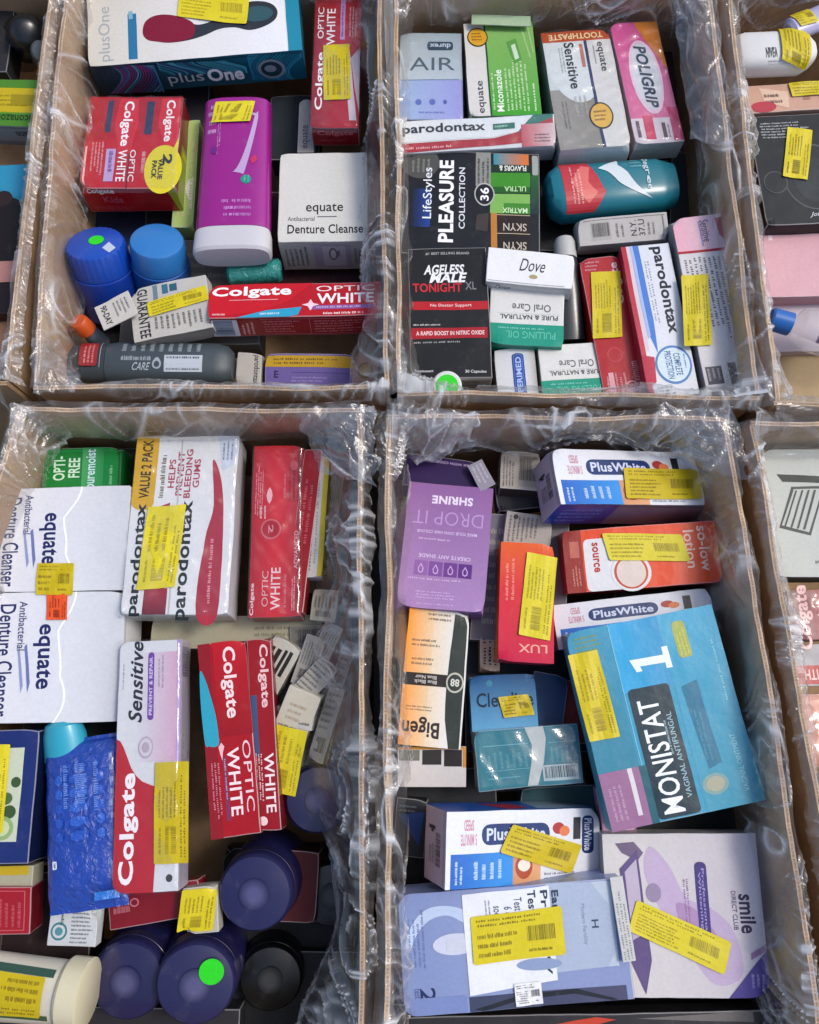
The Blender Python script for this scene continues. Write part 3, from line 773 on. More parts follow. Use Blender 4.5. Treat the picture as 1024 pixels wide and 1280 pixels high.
pts = [(0, .020, .016), (.02, .026, .020), (.24, .029, .024), (.30, .0305, .026), (.9, .0305, .026), (.97, .027, .022), (1, .02, .016)]
round_part('bottle_body', r_, L_, [p for p in pts if p[0] >= .24], 2.6, '3c464c', 'satin_plastic')
round_part('cap', r_, L_, [(0, .020, .016), (.02, .026, .020), (.237, .029, .024)], 2.6, '333c42', 'satin_plastic')
print_items(Curved(L_, [(0, .0295, .0245), (1, .0295, .0245)], .06, .22, 2.6, R(35), R(110)), [RR(.15, .05, .85, .95, '8c2028', .1, .1), M(.3, .15, .75, .85, 3, 'd88a80', 90), Rc(.93, .0, .96, 1, '9098a0')], r_, 'plastic')
print_items(Curved(L_, pts, .33, .88, 2.6, R(35), R(135)), [M(.0, .02, .92, .42, 9, '9aa6ac', 90), M(.02, .5, .4, .62, 1, '9aa6ac'), T('CARE', .25, .72, .2, .2, 'a8b4ba', 0, .01, .4), E(.42, .66, .05, .12, '9aa6ac'), E(.42, .66, .03, .07, '3c464c'), Bar(.5, .5, .92, .86, 0, 'b8c0c8', '30383c')], r_, 'plastic')
q, L = axis_root('capped_tube', 'small orange capped tube in the corner near the charcoal bottle', 'tube', (97, 401), .238, (128, 430), .19)
round_part('cap', q, L, [(0, .011, .011), (.06, .013, .013), (.4, .0135, .0135)], 2, 'c4501c', 'plastic', ribs=24)
round_part('tube_body', q, L, [(.41, .011, .011), (1, .013, .013)], 2, '5a6068', 'plastic')
q, L = axis_root('wrapped_tube', 'teal tube lying under the pale end of the magenta pack', 'tube', (285, 343), .205, (352, 338), .205)
round_part('tube_body', q, L, [(0, .012, .010), (.05, .016, .013), (.95, .017, .014), (1, .014, .01)], 2.3, '2a8880', 'wrinkled_foil')
box('ointment_box', 'purple box with yellow stripe wedged below the horizontal red Colgate box', 'carton box',
    (332, 441), (442, 443), (332, 482), (.205, .205, .196), .035, {'top': '6a5a9a', 'front': '5a4a8a', 'right': 'b09080'},
    {'top': [Rc(0, .06, 1, .42, 'c09820'), M(.08, .12, .9, .36, 2, '6a5410'), T('E', .13, .65, .05, .22, '2a2048', 0, .03), Rc(.3, .58, .95, .6, '4a3c7a'), M(.3, .7, .8, .9, 2, '9a8cc0')]}, mat='matt_card', group=GW)
box('ointment_box', 'beige box end with a round seal in the near right corner', 'carton box', (444, 441), (474, 443), (444, 480), .2, .03, {'top': 'b89484'}, {'top': [E(.5, .55, .32, .26, '8a6420'), E(.5, .55, .24, .2, 'b08a3c')]}, mat='matt_card', group=GW)
box('toothpaste_box', 'short white box lettered PAROD between charcoal bottle and purple box', 'toothpaste box', (298, 440), (329, 441), (298, 482), .2, .04, {'top': 'b4b0a8'}, {'top': [T('parodontax', .78, .5, .3, .9, '2c3430', -90, .02)]}, mat='matt_card', group=GW)
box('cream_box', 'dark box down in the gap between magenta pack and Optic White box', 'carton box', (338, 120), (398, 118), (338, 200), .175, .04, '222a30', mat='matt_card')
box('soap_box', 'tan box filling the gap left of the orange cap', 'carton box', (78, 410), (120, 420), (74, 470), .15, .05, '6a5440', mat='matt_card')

# ---------------------------------------------------------------- carton B (far, second from right)
box('condom_box', 'pale silver blue durex AIR box in the far corner', 'carton box',
    (500, 42), (577, 42), (500, 150), (.215, .215, .224), .035, {'top': 'a8b8c4', 'front': '8090b8'},
    {'top': [G(0, 0, 1, .55, 'a4b4bc', 'b8c4cc', 'y'), G(0, .55, 1, 1, '98b4d8', 'a0a0dc', 'x'), RR(.44, .10, .86, .20, '2a4258', .04, .04), T('durex', .65, .15, .34, .055, 'c8d8e4', 180, .03), T('AIR', .52, .36, .72, .15, '4a5a66', 0, -.0), Rc(.02, .54, .95, .55, '6a7fa4'), E(.3, .80, .05, .035, '5a6ab8'), E(.52, .80, .05, .035, '5a6ab8'), E(.72, .80, .03, .025, '4a58a8'), M(.3, .9, .8, .94, 1, '5a6ab8')]},
    mat='glossy_card', wrap=.7, group=GW)
box('miconazole_box', 'green and white equate Miconazole box with opened top flap', 'carton box',
    (579, 30), (665, 27), (599, 146), (.220, .220, .235), .045, {'top': 'cfd0c8', 'front': '1f6a22', 'left': 'a8aaa0', 'right': '2a6e24', 'back': 'c4c8bc'},
    {'top': [Rc(0, 0, .30, 1, 'd4d2cc'), G(.30, 0, 1, 1, '8ab868', '3f9c28', 'y'), Rc(.29, 0, .315, 1, '1c4a28'), T('equate', .19, .80, .11, .34, '2a2a30', 90, .01), T('Miconazole', .44, .74, .10, .44, 'e8f4e0', 90, .02), M(.52, .30, .86, .96, 6, 'c8e4b0', 90), M(.33, .45, .38, .95, 1, 'c8e4b0', 90),
             E(.19, .155, .15, .105, '2a2410'), E(.19, .155, .135, .093, 'd8a030'), M(.10, .10, .28, .2, 3, '8c5c10'), P([(.60, .22), (.74, .18), (.80, .42), (.68, .46)], '5a9a48'), P([(.66, .26), (.72, .24), (.76, .40), (.70, .42)], 'c8dcc0'),
             P([(.80, 0), (.83, 0), (.93, .4), (.91, .4)], '9cc884'), P([(.9, 0), (.93, 0), (.98, .35), (.96, .35)], '9cc884'), M(.90, .6, .95, .97, 1, 'e0f0d0', 90)]},
    mat='glossy_card', group=GW)
box('box_flap', 'pale green tucked flap standing behind the Miconazole box', 'box flap', (590, 18), (663, 20), (585, 30), .232, .002, {'top': 'a8c09c'}, mat='matt_card', amp=.001, bev=.0004)
box('toothpaste_twin_pack', 'wrapped white and grey Sensitive pack with orange band at its end', 'toothpaste pack',
    (676, 42), (760, 36), (702, 188), (.226, .226, .246), .055, {'top': 'a8a49c', 'front': 'bcc4c4', 'left': '98a4a0', 'back': 'a84818'},
    {'top': [Rc(0, 0, 1, .09, 'b8481c'), T('TOOTHPASTE', .5, .045, .8, .05, 'ecd8a0', 180, .03), G(0, .09, .58, .5, 'ccd4d0', 'dadcd8'), G(.0, .5, .68, 1, '9a958c', '888478', 'x'), P([(0, .36), (.06, .42), (.12, .49), (.18, .54), (.26, .585), (.36, .615), (.45, .62), (.54, .605), (.60, .58), (.60, .09), (0, .09)], 'd4dad8'), Rc(.60, .09, .645, 1, '26305c'), Rc(.645, .09, 1, 1, 'd6d4ce'),
             T('Sensitive', .37, .30, .15, .40, '26282c', -90, .03), Rc(.52, .12, .575, .32, 'b87060'), M(.2, .14, .28, .40, 2, '8a908c', -90), T('equate', .82, .24, .12, .26, '2a2c34', -90, .02), Rc(.72, .14, .74, .30, '9a9aa0'),
             E(.66, .74, .17, .11, '2a2a1c'), E(.66, .74, .15, .097, 'e0b040'), M(.56, .69, .76, .79, 3, '8a5c10'), M(.3, .56, .5, .8, 3, 'b4b0a8', -90), M(.12, .6, .22, .9, 2, '787468', -90)]},
    mat='glossy_card', wrap=1.2, amp=.0012, group=GW)
box('denture_adhesive_box', 'pink POLIGRIP box leaning against the right hand side panel', 'carton box',
    (762, 30), (820, 27), (802, 180), (.230, .226, .240), .035, {'top': 'c84a88', 'front': 'a8a8a4', 'right': 'c87828', 'left': 'b09098'},
    {'top': [G(0, 0, 1, 1, 'd05090', 'd87498', 'y'), P([(.5, 0), (1, 0), (1, .42)], 'd07a20'), E(.52, .46, .33, .31, 'e8c8d8'), E(.52, .46, .28, .28, 'd8d8dc'), T('POLIGRIP', .52, .46, .26, .52, '22384c', -90, .045, .2),
             Rc(0, .80, 1, 1, 'd8ccd0'), Rc(.24, .78, .44, .97, 'c83a5a'), Rc(.80, .72, 1, .99, 'c83a6a'), Rc(.08, .82, .15, .95, '6a5058'), Rc(.6, .84, .68, .96, '6a5058'), M(.7, .82, .76, .96, 1, '6a5058', 90)]},
    mat='glossy_card', wrap=1.2, amp=.0012, group=GW)
box('toothpaste_box', 'white and red parodontax box lying flat below the durex box', 'toothpaste box',
    (499, 152), (693, 142), (501, 192), (.250, .250, .244), .040, {'top': 'd8dcdc', 'right': 'b0acac', 'front': 'c0c0c0'},
    {'top': [P([(.75, 0), (.99, 0), (.99, .2), (.88, .5), (.75, .85)], '1f7060'), P([(.62, .02), (.86, .02), (.76, .5), (.60, .62), (0, .66), (0, .02)], 'dfe3e3'), P([(0, .70), (.60, .66), (.78, .50), (.88, .30), (.99, .12), (.99, .70), (.9, .85), (0, .99)], 'a81a28'), G(.78, .30, 1, 1, 'c05058', 'cfb8b8'),
             T('parodontax', .285, .30, .53, .36, '1a2228', 0, .035), Rc(.60, .22, .74, .40, '1f6a58'), M(.61, .24, .73, .38, 1, 'a0d8c0'), M(.02, .78, .46, .93, 1, 'e8a8a8', 0), M(.86, .6, .98, .9, 3, '5a5058')],
     'right': [Rc(.1, .2, .9, .3, '6a6a80'), M(.1, .4, .9, .9, 3, '6a6a80', 90)]}, mat='glossy_card', wrap=.5, group=GW)
box('condom_variety_box', 'black LifeStyles PLEASURE box with green and amber panels', 'carton box',
    (506, 188), (674, 192), (506, 316), (.240, .240, .245), .045, {'top': '14161a', 'front': '101114', 'right': '1a2028'},
    {'top': [E(.12, .12, .14, .16, '4a4c48'), M(.05, .04, .2, .22, 4, '8c8c84', 90), G(.06, .38, .20, .75, '14161a', '1e3f90', 'x'), T('LifeStyles', .185, .42, .085, .50, 'e4e8ee', 90, .005), T('PLEASURE', .315, .49, .11, .80, 'f0f0f2', 90, .045), T('COLLECTION', .43, .46, .045, .60, 'd8dade', 90, .02),
             Rc(.53, .0, .64, .34, '8a8c84'), M(.535, .02, .635, .32, 3, '3a3c38', 90), 
             G(.66, .01, .92, .12, '2a8a98', 'd87018', 'x'), Rc(.64, .12, .92, .20, '14301c'), Rc(.64, .20, .93, .34, '3c8a22'), Rc(.64, .34, .93, .40, '1c5a1c'), Rc(.64, .41, .93, .60, '7cb054'), Rc(.74, .5, .93, .60, '3c8428'), Rc(.70, .62, .93, .79, '26180f'), Rc(.70, .80, .93, .985, '1c120c'), Rc(.645, .60, .69, 1, 'b8782c'), Rc(.69, .61, .93, .617, 'b8a888'), Rc(.69, .79, .93, .797, 'b8a888'),
             T('FLAVORS &', .80, .155, .2, .055, 'e8e8d8', 180, .03), T('ULTRA', .82, .36, .16, .05, 'bce0a0', 180, .02), T('MATRIX', .82, .57, .18, .05, 'd0e8b8', 180, .02), T('SKYN', .82, .73, .17, .075, 'c0b4a4', 180, .01), T('SKYN', .82, .91, .17, .075, 'c0b4a4', 180, .01),
             P([(.54, .62), (.63, .60), (.62, .78), (.53, .76)], '3c3430'), E(.595, .42, .075, .115, 'b0b0a8'), E(.595, .42, .066, .10, '16181c'), T('36', .595, .42, .065, .13, 'f0f0f0', 90, .03), RR(.945, .02, .99, .22, '9aa098', .01, .02), G(.935, .22, .995, .6, '1c5a24', '1a2430', 'y')]}, mat='glossy_card', group=GW)
r_, L_ = axis_root('deodorant_bottle', 'teal Degree container with a red front lying on its side', 'bottle', (682, 246), .218, (842, 232), .212)
pts = [(0, .024, .016), (.03, .032, .024), (.1, .041, .028), (.86, .039, .028), (.9, .036, .026), (.99, .030, .023), (1, .024, .018)]
round_part('bottle_body', r_, L_, pts, 2.8, '15707e', 'plastic')
print_items(Curved(L_, pts, .1, .86, 2.8, R(20), R(160)), [P([(.02, 1), (.0, .0), (.25, .0), (.34, .4), (.42, .62), (.36, .8), (.3, 1)], 'b82830'), P([(.22, .25), (.30, .3), (.26, .5), (.34, .62), (.24, .8), (.1, .5)], 'd86860'), M(.08, .2, .2, .8, 3, 'e8a8a0', 90),
    P([(.38, .34), (.60, .12), (.585, .30), (.88, .82), (.52, .48), (.46, .40)], 'd0d8da'), T('Degree', .86, .40, .07, .5, 'c8dada', -90, .02), M(.7, .15, .84, .4, 3, '7ab4b8', 0)], r_, 'plastic')
box('toothpaste_box', 'small white box with barcode lying over the Degree container', 'toothpaste box',
    (721, 274), (833, 265), (722, 308), (.240, .240, .236), .030, {'top': 'b4b0ac', 'front': '8c8884', 'left': 'aaa6a2'},
    {'top': [Bar(.14, .16, .36, .84, 0, 'a8a49e', '5c5a56'), Rc(.05, .08, .97, .11, '7a7672'), M(.4, .2, .52, .8, 2, '6a6662', 90), T('N.Y.\n37.U', .66, .5, .16, .6, '3c3a38', 90, .02), M(.76, .2, .86, .8, 2, '6a6662', 90), Rc(.94, .1, .955, .9, '7a7672')]}, mat='printed_card', group=GW)
q, L = axis_root('capped_tube', 'black tube with rounded grey cap between Dove and red boxes', 'tube', (705, 296), .222, (714, 425), .205)
round_part('cap', q, L, [(0, .006, .006), (.02, .012, .012), (.07, .0155, .0155), (.22, .016, .016)], 2, 'b4b4b0', 'satin_plastic')
round_part('tube_body', q, L, [(.222, .013, .013), (.24, .016, .015), (.6, .018, .013), (1, .019, .004)], 2.2, '2a2e32', 'plastic')
box('supplement_box', 'black AGELESS MALE Tonight box with two red stripes', 'carton box',
    (510, 311), (608, 309), (519, 474), (.246, .246, .250), .048, {'top': '16181b', 'front': '8a8a8a', 'right': '101214', 'left': '101214'},
    {'top': [T('#1 BEST SELLING BRAND', .5, .045, .56, .022, 'a8a8a8', 0, .02), T('AGELESS', .45, .17, .52, .075, 'e4e4e4', 0, .045, .25), T('MALE', .50, .235, .48, .075, 'e8e8e8', 0, .05, .25), T('TONIGHT', .36, .31, .62, .07, 'c02a34', 0, .03), T('XL', .78, .30, .14, .06, '7a7a80', 0, .02),
             Rc(.04, .42, .985, .485, 'b01a26'), T('No Doctor Support', .52, .452, .52, .03, 'f0c8c8', 0, .02), Rc(.02, .62, .96, .70, 'a01824'), T('A RAPID BOOST IN NITRIC OXIDE', .5, .66, .84, .032, 'f0d0d0', 0, .03), M(.04, .585, .45, .61, 1, 'b8b8b8'), M(.05, .715, .8, .74, 1, '9a9a9a'),
             T('Supplement', .16, .945, .24, .026, 'c0c0c0', 0, .02), T('30 Capsules', .80, .955, .26, .028, 'd0d0d0', 0, .02)],
     'front': [Rc(0, 0, 1, .12, 'c8c8c8'), Rc(.46, 0, .48, 1, '202020'), M(.55, .2, .9, .8, 3, '606060')]}, group=GW)
box('oral_care_box', 'white Dove box stacked above the teal Oral Care box', 'carton box',
    (611, 309), (719, 319), (611, 352), (.256, .256, .256), .030, {'top': 'e4e4e4', 'front': 'c8c8c8', 'right': 'b8b8b8'}, {'top': [T('Dove', .52, .42, .30, .36, '34363a', 0, .0, .35), E(.54, .74, .05, .06, 'a89868'), Rc(.02, .94, .9, .96, '9a9a9a')],
     'front': [T('Dove', .2, .4, .18, .4, '505458', 0, .0, .35)]}, mat='matt_card', group=GW)
def oral(label, TL, TR, BL, z):
    return box('oral_care_box', label, 'carton box', TL, TR, BL, z, .03, {'top': 'd8d8d4', 'front': '138a72', 'left': 'a8aca8', 'right': 'b0b4b0'},
        {'top': [Rc(0, .64, 1, 1, '14937a'), T('Oral Care', .56, .36, .52, .13, '5c5e60', 180, .015), T('PURE & NATURAL', .53, .52, .78, .08, '4a4c4e', 180, .03), T('PULLING OIL', .56, .82, .66, .12, '5cc0a4', 180, .01), M(.12, .69, .88, .74, 1, '80ccb8'), Rc(.1, .46, .94, .463, '9a9a98')]}, mat='printed_card', group=GW)
oral('teal and white Oral Care box lying directly under the Dove box', (614, 356), (706, 361), (622, 430), (.240, .240, .236))
oral('teal and white Oral Care box beside the blue oval labelled box', (672, 432), (754, 427), (679, 502), (.226, .226, .226))
box('peroxide_box', 'white box with an upright blue oval logo at the near side', 'carton box',
    (617, 437), (667, 434), (624, 503), (.222, .222, .222), .04, {'top': 'd0d2d6', 'right': '98948c', 'front': 'b8b8b8'},
    {'top': [RR(.42, .10, .72, .90, '1f3f8c', .12, .06), RR(.45, .12, .69, .88, '5a7cc0', .10, .05), RR(.47, .13, .67, .87, '2a4a98', .10, .05), T('PERIMED', .57, .5, .14, .66, 'a8c0f0', 90, .04), G(.8, 0, 1, 1, 'd0d2d6', 'a8a49c', 'x')]}, mat='printed_card', group=GW)
box('toothpaste_box', 'narrow red Colgate box under a tall yellow sticker left of parodontax', 'toothpaste box',
    (724, 324), (776, 318), (761, 500), (.232, .232, .228), .035, {'top': 'a81420', 'front': '8c1018', 'left': '94101c'},
    {'top': [M(.1, .02, .5, .1, 3, 'd09098'), T('Colgate', .8, .2, .24, .3, 'e8c0c0', 90, .03), E(.42, .70, .18, .055, 'b83440'), E(.42, .70, .14, .045, 'a81420'), Rc(.18, .82, .3, .97, 'd8a0a8'), M(.1, .8, .6, .98, 5, 'd8a0a8', 90), T('Maximum', .8, .86, .2, .2, 'd0989c', 90), E(.68, .93, .14, .04, 'd8a0a8'), E(.68, .93, .11, .03, 'a81420')]},
    stickers=[('top', (739, 341), (775, 339), (741, 424))], mat='glossy_card', group=GW)
box('toothpaste_box', 'white parodontax box with blue COMPLETE PROTECTION circle', 'toothpaste box',
    (776, 309), (836, 303), (803, 500), (.246, .246, .250), .042, {'top': 'dadce2', 'front': 'c8c8c8', 'left': 'b03040'},
    {'top': [G(0, 0, .10, 1, 'b02838', 'c8485a', 'y'), Rc(.10, 0, .18, .7, 'd6c8cc'), P([(.22, 0), (.36, 0), (.38, .5), (.34, .72), (.24, .6)], '4a7cc8'), P([(.18, 0), (.24, 0), (.26, .6), (.2, .62)], 'a8b8e0'), M(.40, .1, .52, .7, 2, '9a9ca4', -90), T('parodontax', .72, .31, .30, .58, '1c2230', -90, .04),
             E(.60, .80, .36, .125, '4a80b8'), E(.60, .80, .32, .11, 'cfe0ec'), T('COMPLETE\nPROTECTION', .60, .80, .30, .18, '33688c', -90, .02), M(.8, .74, .86, .86, 1, '5080a0', -90), P([(0, .72), (.25, .74), (.2, .9), (0, .95)], 'b83048'), M(.2, .93, .6, .99, 3, '6a6a70')]},
    mat='glossy_card', group=GW)
box('toothpaste_box', 'pink topped Colgate Sensitive box turned back side up, grey small print', 'toothpaste box',
    (839, 274), (917, 265), (868, 493), (.256, .258, .256), .040, {'top': 'd4d0d0', 'front': '9c989a', 'left': '8c888a', 'right': 'a09c9e'},
    {'top': [G(0, 0, .8, .2, 'e4a8b8', 'd8c4cc', 'x'), Rc(0, .2, 1, .215, 'a82034'), P([(.68, .02), (1, .02), (1, .17), (.85, .19), (.70, .12)], 'a82034'), T('Colgate', .86, .09, .12, .13, 'ecc8cc', -90, .03), T('Sensitive', .50, .09, .14, .13, '4a4c70', -90, .01), Rc(.4, .03, .43, .18, '8c8cb0'),
             M(.05, .24, .95, .84, 12, '6a686c', -90, .85), Rc(.05, .86, .3, .96, '55535a'), Rc(.40, .85, .52, .97, '3c3c40'), M(.6, .86, .95, .98, 4, '55535a', -90), M(.05, .87, .28, .95, 3, 'b4b0b2', -90)]},
    stickers=[('top', (851, 346), (885, 344), (855, 434)), ('top', (884, 352), (892, 352), (890, 425))][:1], mat='printed_card', group=GW)
q, L = axis_root('lidded_jar', 'clear jar with a green dot sticker on its white lid', 'jar', (559, 482), .268, (556, 490), .21)
round_part('jar_body', q, L, [(.25, .0165, .0165), (.3, .019, .019), (1, .0195, .0195)], 2, 'c8ccc8', 'satin_plastic')
round_part('lid', q, L, [(0, .0175, .0175), (.04, .0195, .0195), (.24, .0195, .0195)], 2, 'd4d8d4', 'satin_plastic')
bpy.context.view_layer.update(); dot_on(q, L, (559, 482), .268, .0145, .0195)
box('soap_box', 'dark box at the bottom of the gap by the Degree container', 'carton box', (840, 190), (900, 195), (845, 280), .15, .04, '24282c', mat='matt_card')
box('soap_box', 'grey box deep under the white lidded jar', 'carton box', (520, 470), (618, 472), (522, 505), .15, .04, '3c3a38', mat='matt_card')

# ---------------------------------------------------------------- carton E (far right)
q, L = axis_root('cream_bottle', 'white oblong squeeze bottle with a yellow sticker wrapped over it', 'bottle', (918, 70), .252, (1016, 66), .252, up=None)
pts = [(0, .022, .010), (.03, .028, .018), (.12, .0305, .021), (.8, .0305, .021), (.93, .022, .017), (1, .014, .012)]
round_part('bottle_body', q, L, pts, 3, 'd4d4d2', 'satin_plastic')
sf = Curved(L, pts, .1, .9, 3, R(30), R(150)); print_items(sf, [T('NIVEA', .36, .66, .18, .24, '2c3034', 0, .03), M(.3, .86, .6, .94, 1, '8c8c90'), M(.32, .98, .8, 1.02, 1, 'a0a0a4')], q, 'plastic')
sticker(sf, (.55, -.1), (1.0, .3), (.50, .85), q)
q, L = axis_root('cream_tube', 'lilac tube under a yellow sticker at the carton corner', 'tube', (985, 40), .262, (1060, 8), .262)
round_part('tube_body', q, L, [(0, .010, .010), (.05, .018, .014), (.95, .020, .01), (1, .02, .003)], 2.2, 'a8a4c4', 'plastic')
sticker(Curved(L, [(0, .019, .0125), (1, .019, .0125)], .05, .55, 2.2, R(40), R(140)), (.05, 0), (.6, .1), (.1, .7), q)
box('cosmetic_box', 'apricot coloured box lying between the white bottle and the black box', 'carton box',
    (928, 108), (1060, 100), (932, 142), .238, .04, {'top': 'c49a84'}, {'top': [P([(.15, .1), (.42, .3), (.40, .9), (.18, .6)], 'd8b8a0'), M(.18, .3, .38, .75, 2, '6a4a3c'), E(.16, .8, .12, .2, 'b03a48'), M(.5, .3, .8, .8, 2, '8c6450', -90)]},
    stickers=[('top', (985, 105), (1050, 100), (990, 122))], mat='matt_card', group=GW)
box('gadget_box', 'black box with faint round drawing under a tall yellow sticker', 'carton box',
    (934, 146), (1065, 140), (942, 283), (.240, .240, .246), .055, {'top': '1e2224', 'front': '16181a', 'left': '141618'},
    {'top': [M(.1, .06, .62, .22, 6, 'a8acac', 0), E(.52, .58, .30, .30, '4c5254'), E(.52, .58, .285, .285, '24282a'), E(.54, .62, .22, .2, '2c3234'), E(.15, .62, .11, .10, '484e50'), E(.15, .62, .10, .09, '222628'), T('Jolie', .48, .92, .14, .05, 'c8c8c8', 0, .01, .4)]},
    stickers=[('top', (984, 160), (1015, 164), (977, 222)), ], group=GW)
box('gift_box', 'flat pink box below the black gadget box', 'carton box', (944, 293), (1075, 290), (952, 372), (.222, .222, .218), .045, {'top': 'd0a0a8', 'left': 'b88c94', 'front': 'b48890'}, {'top': [Rc(.12, .02, .16, .1, 'e8d0d4')]}, group=GW)
q, L = axis_root('water_bottle', 'clear plastic bottle with a round blue screw cap', 'bottle', (962, 398), .236, (1080, 432), .232)
round_part('cap', q, L, [(0, .013, .013), (.02, .0155, .0155), (.22, .016, .016)], 2, '1f62b0', 'plastic', ribs=40, seg=96)
round_part('bottle_body', q, L, [(.225, .0125, .0125), (.25, .014, .014), (.32, .026, .024), (.4, .030, .026), (.96, .030, .026), (1, .024, .02)], 2.2, 'ffffff', 'clear_plastic')
print_items(Curved(L, [(0, .0305, .0265), (1, .0305, .0265)], .46, .8, 2.2, R(35), R(145)), [Rc(0, 0, 1, 1, '6a5a70'), M(.08, .1, .9, .9, 5, 'b8a8c0')], q, 'plastic')
box('soap_box', 'tan kraft box beneath the blue capped bottle', 'carton box', (958, 440), (1085, 436), (966, 520), (.175, .175, .175), .04, {'top': 'a8916c'}, mat='matt_card', amp=.001)
box('gift_box', 'pale lilac carton peeking from under the clear bottle', 'carton box', (948, 375), (1080, 372), (955, 440), .19, .04, {'top': 'c0b4bc'}, mat='matt_card')

# ---------------------------------------------------------------- carton Z (far left)
q, L = axis_root('spray_bottle', 'black rounded bottle standing in the far left carton', 'bottle', (36, 40), .235, (30, 60), .10)
round_part('cap', q, L, [(0, .012, .012), (.03, .021, .021), (.1, .027, .027), (.35, .030, .030)], 2, '1c1e22', 'plastic')
round_part('bottle_body', q, L, [(.355, .028, .028), (.4, .036, .034), (1, .038, .036)], 2, '17191c', 'plastic')
q, L = axis_root('lidded_jar', 'small grey lidded jar squeezed beside the black bottle', 'jar', (52, 64), .240, (50, 70), .16)
round_part('jar_body', q, L, [(.3, .014, .014), (1, .016, .016)], 2, '44484c', 'plastic')
round_part('lid', q, L, [(0, .0125, .0125), (.05, .015, .015), (.29, .015, .015)], 2, '5c6468', 'plastic')
box('miconazole_box', 'yellow green box lying on edge in the far left carton', 'carton box',
    (-70, 98), (60, 100), (-70, 156), (.250, .250, .242), .05, {'top': '7c9c28', 'front': '9aa0a0', 'right': '48641c'},
    {'top': [Rc(0, .0, 1, .18, '4c8428'), Rc(.0, .18, .98, .70, 'c4ac1c'), Rc(0, .72, 1, 1, '4c8428'), T('Miconazole', .72, .84, .42, .18, '1f3c10', 180, .03), M(.55, .3, .95, .6, 3, '8c7c10'), Rc(.66, .32, .95, .55, '9c8c18')],
     'front': [T('equate', .80, .35, .26, .4, '3c3c44', 180, .02), Rc(0, .8, 1, 1, '7c8084')]}, group=GW)
box('condom_box', 'black ribbed box beside the far left carton edge', 'carton box', (-60, 0), (20, 0), (-60, 90), .20, .04, '2c2c30', mat='matt_card')
box('hair_dye_box', 'blue hair dye box with curly dark haired portrait printed on it', 'hair dye box',
    (-85, 210), (50, 205), (-92, 395), (.236, .236, .240), .05, {'top': '2f7f9c', 'front': '3c2420', 'right': '20586c'},
    {'top': [Rc(0, 0, 1, .22, '2f8cb0'), E(.62, .48, .42, .27, '1c1414')] + [E(.62 + .38 * math.cos(i * .7), .48 + .25 * math.sin(i * .7), .085, .055, ('241a18', '2c1f1c', '16100f')[i % 3], 12) for i in range(9)] +
            [E(.47, .52, .16, .15, '8c5c48'), Rc(.3, .66, 1, .80, 'b07c74'), Rc(.25, .80, 1, 1, '241818')]}, group=GW)
box('lotion_box', 'dusty pink box at the near end of the far left carton', 'carton box', (-95, 400), (22, 396), (-100, 462), .215, .05, {'top': '8c5a50'}, {'top': [P([(.5, 0), (1, .1), (.9, 1), (.7, 1)], 'a87c60')]}, mat='matt_card')
# ---------------------------------------------------------------- carton C (near left)
box('contact_lens_box', 'green OPTI-FREE puremoist box in the far corner', 'carton box',
    (56, 561), (152, 558), (56, 640), (.205, .205, .205), .05, {'top': '1a8038'},
    {'top': [Rc(.02, .04, .98, .06, '2a9a4c'), T('OPTI-\nFREE', .30, .32, .34, .38, 'd0ecd4', 90, .03), G(.50, 0, .78, 1, '4aa464', '2c8c4c'), T('puremoist', .63, .34, .17, .62, 'cfe8f0', 90, .02), M(.84, .1, .92, .8, 1, '80c490', 90), Rc(.97, 0, 1, 1, '146028')]}, mat='glossy_card', group=GW)
def dent(label, TL, TR, BL, z):
    wl = lambda y: .565 + .045 * math.cos(2 * math.pi * y * 1.15 + .4) + .03 * abs(math.sin(2 * math.pi * y * 1.4 + .5)) - .08 * y
    wave = [(wl(i / 40), i / 40) for i in range(41)]; wave += [(x + .016, y) for x, y in wave[::-1]]
    return box('denture_cleanser_box', label, 'carton box', TL, TR, BL, z, .075, {'top': 'd6d8de', 'right': 'e2e2e2', 'front': 'c0c0c4', 'left': 'b0b0b4'},
      {'top': [G(.55, 0, 1, 1, 'd6d8dc', 'c6c8cc'), T('equate', .40, .50, .15, .50, '23285c', -90, .03), P([(.26, .42), (.28, .40), (.32, .7), (.305, .78)], '6a74a8'), P([(.21, .45), (.225, .43), (.27, .72), (.255, .78)], '8c94bc'),
               T('Denture Cleanser', .12, .52, .12, .86, '2c3264', -90, .02), T('Antibacterial', .235, .26, .06, .38, '3c4270', -90, .01),
               P(wave, 'f6f8fc')]}, mat='printed_card', group=GW, amp=.0009)
dent('upper large white equate Denture Cleanser box under the green box', (0, 611), (163, 607), (-8, 741), (.246, .246, .246))
rr, SS, ff = dent('lower large white equate Denture Cleanser box above the blue pouch', (-8, 741.5), (157, 738.5), (-18, 905), (.246, .244, .240))
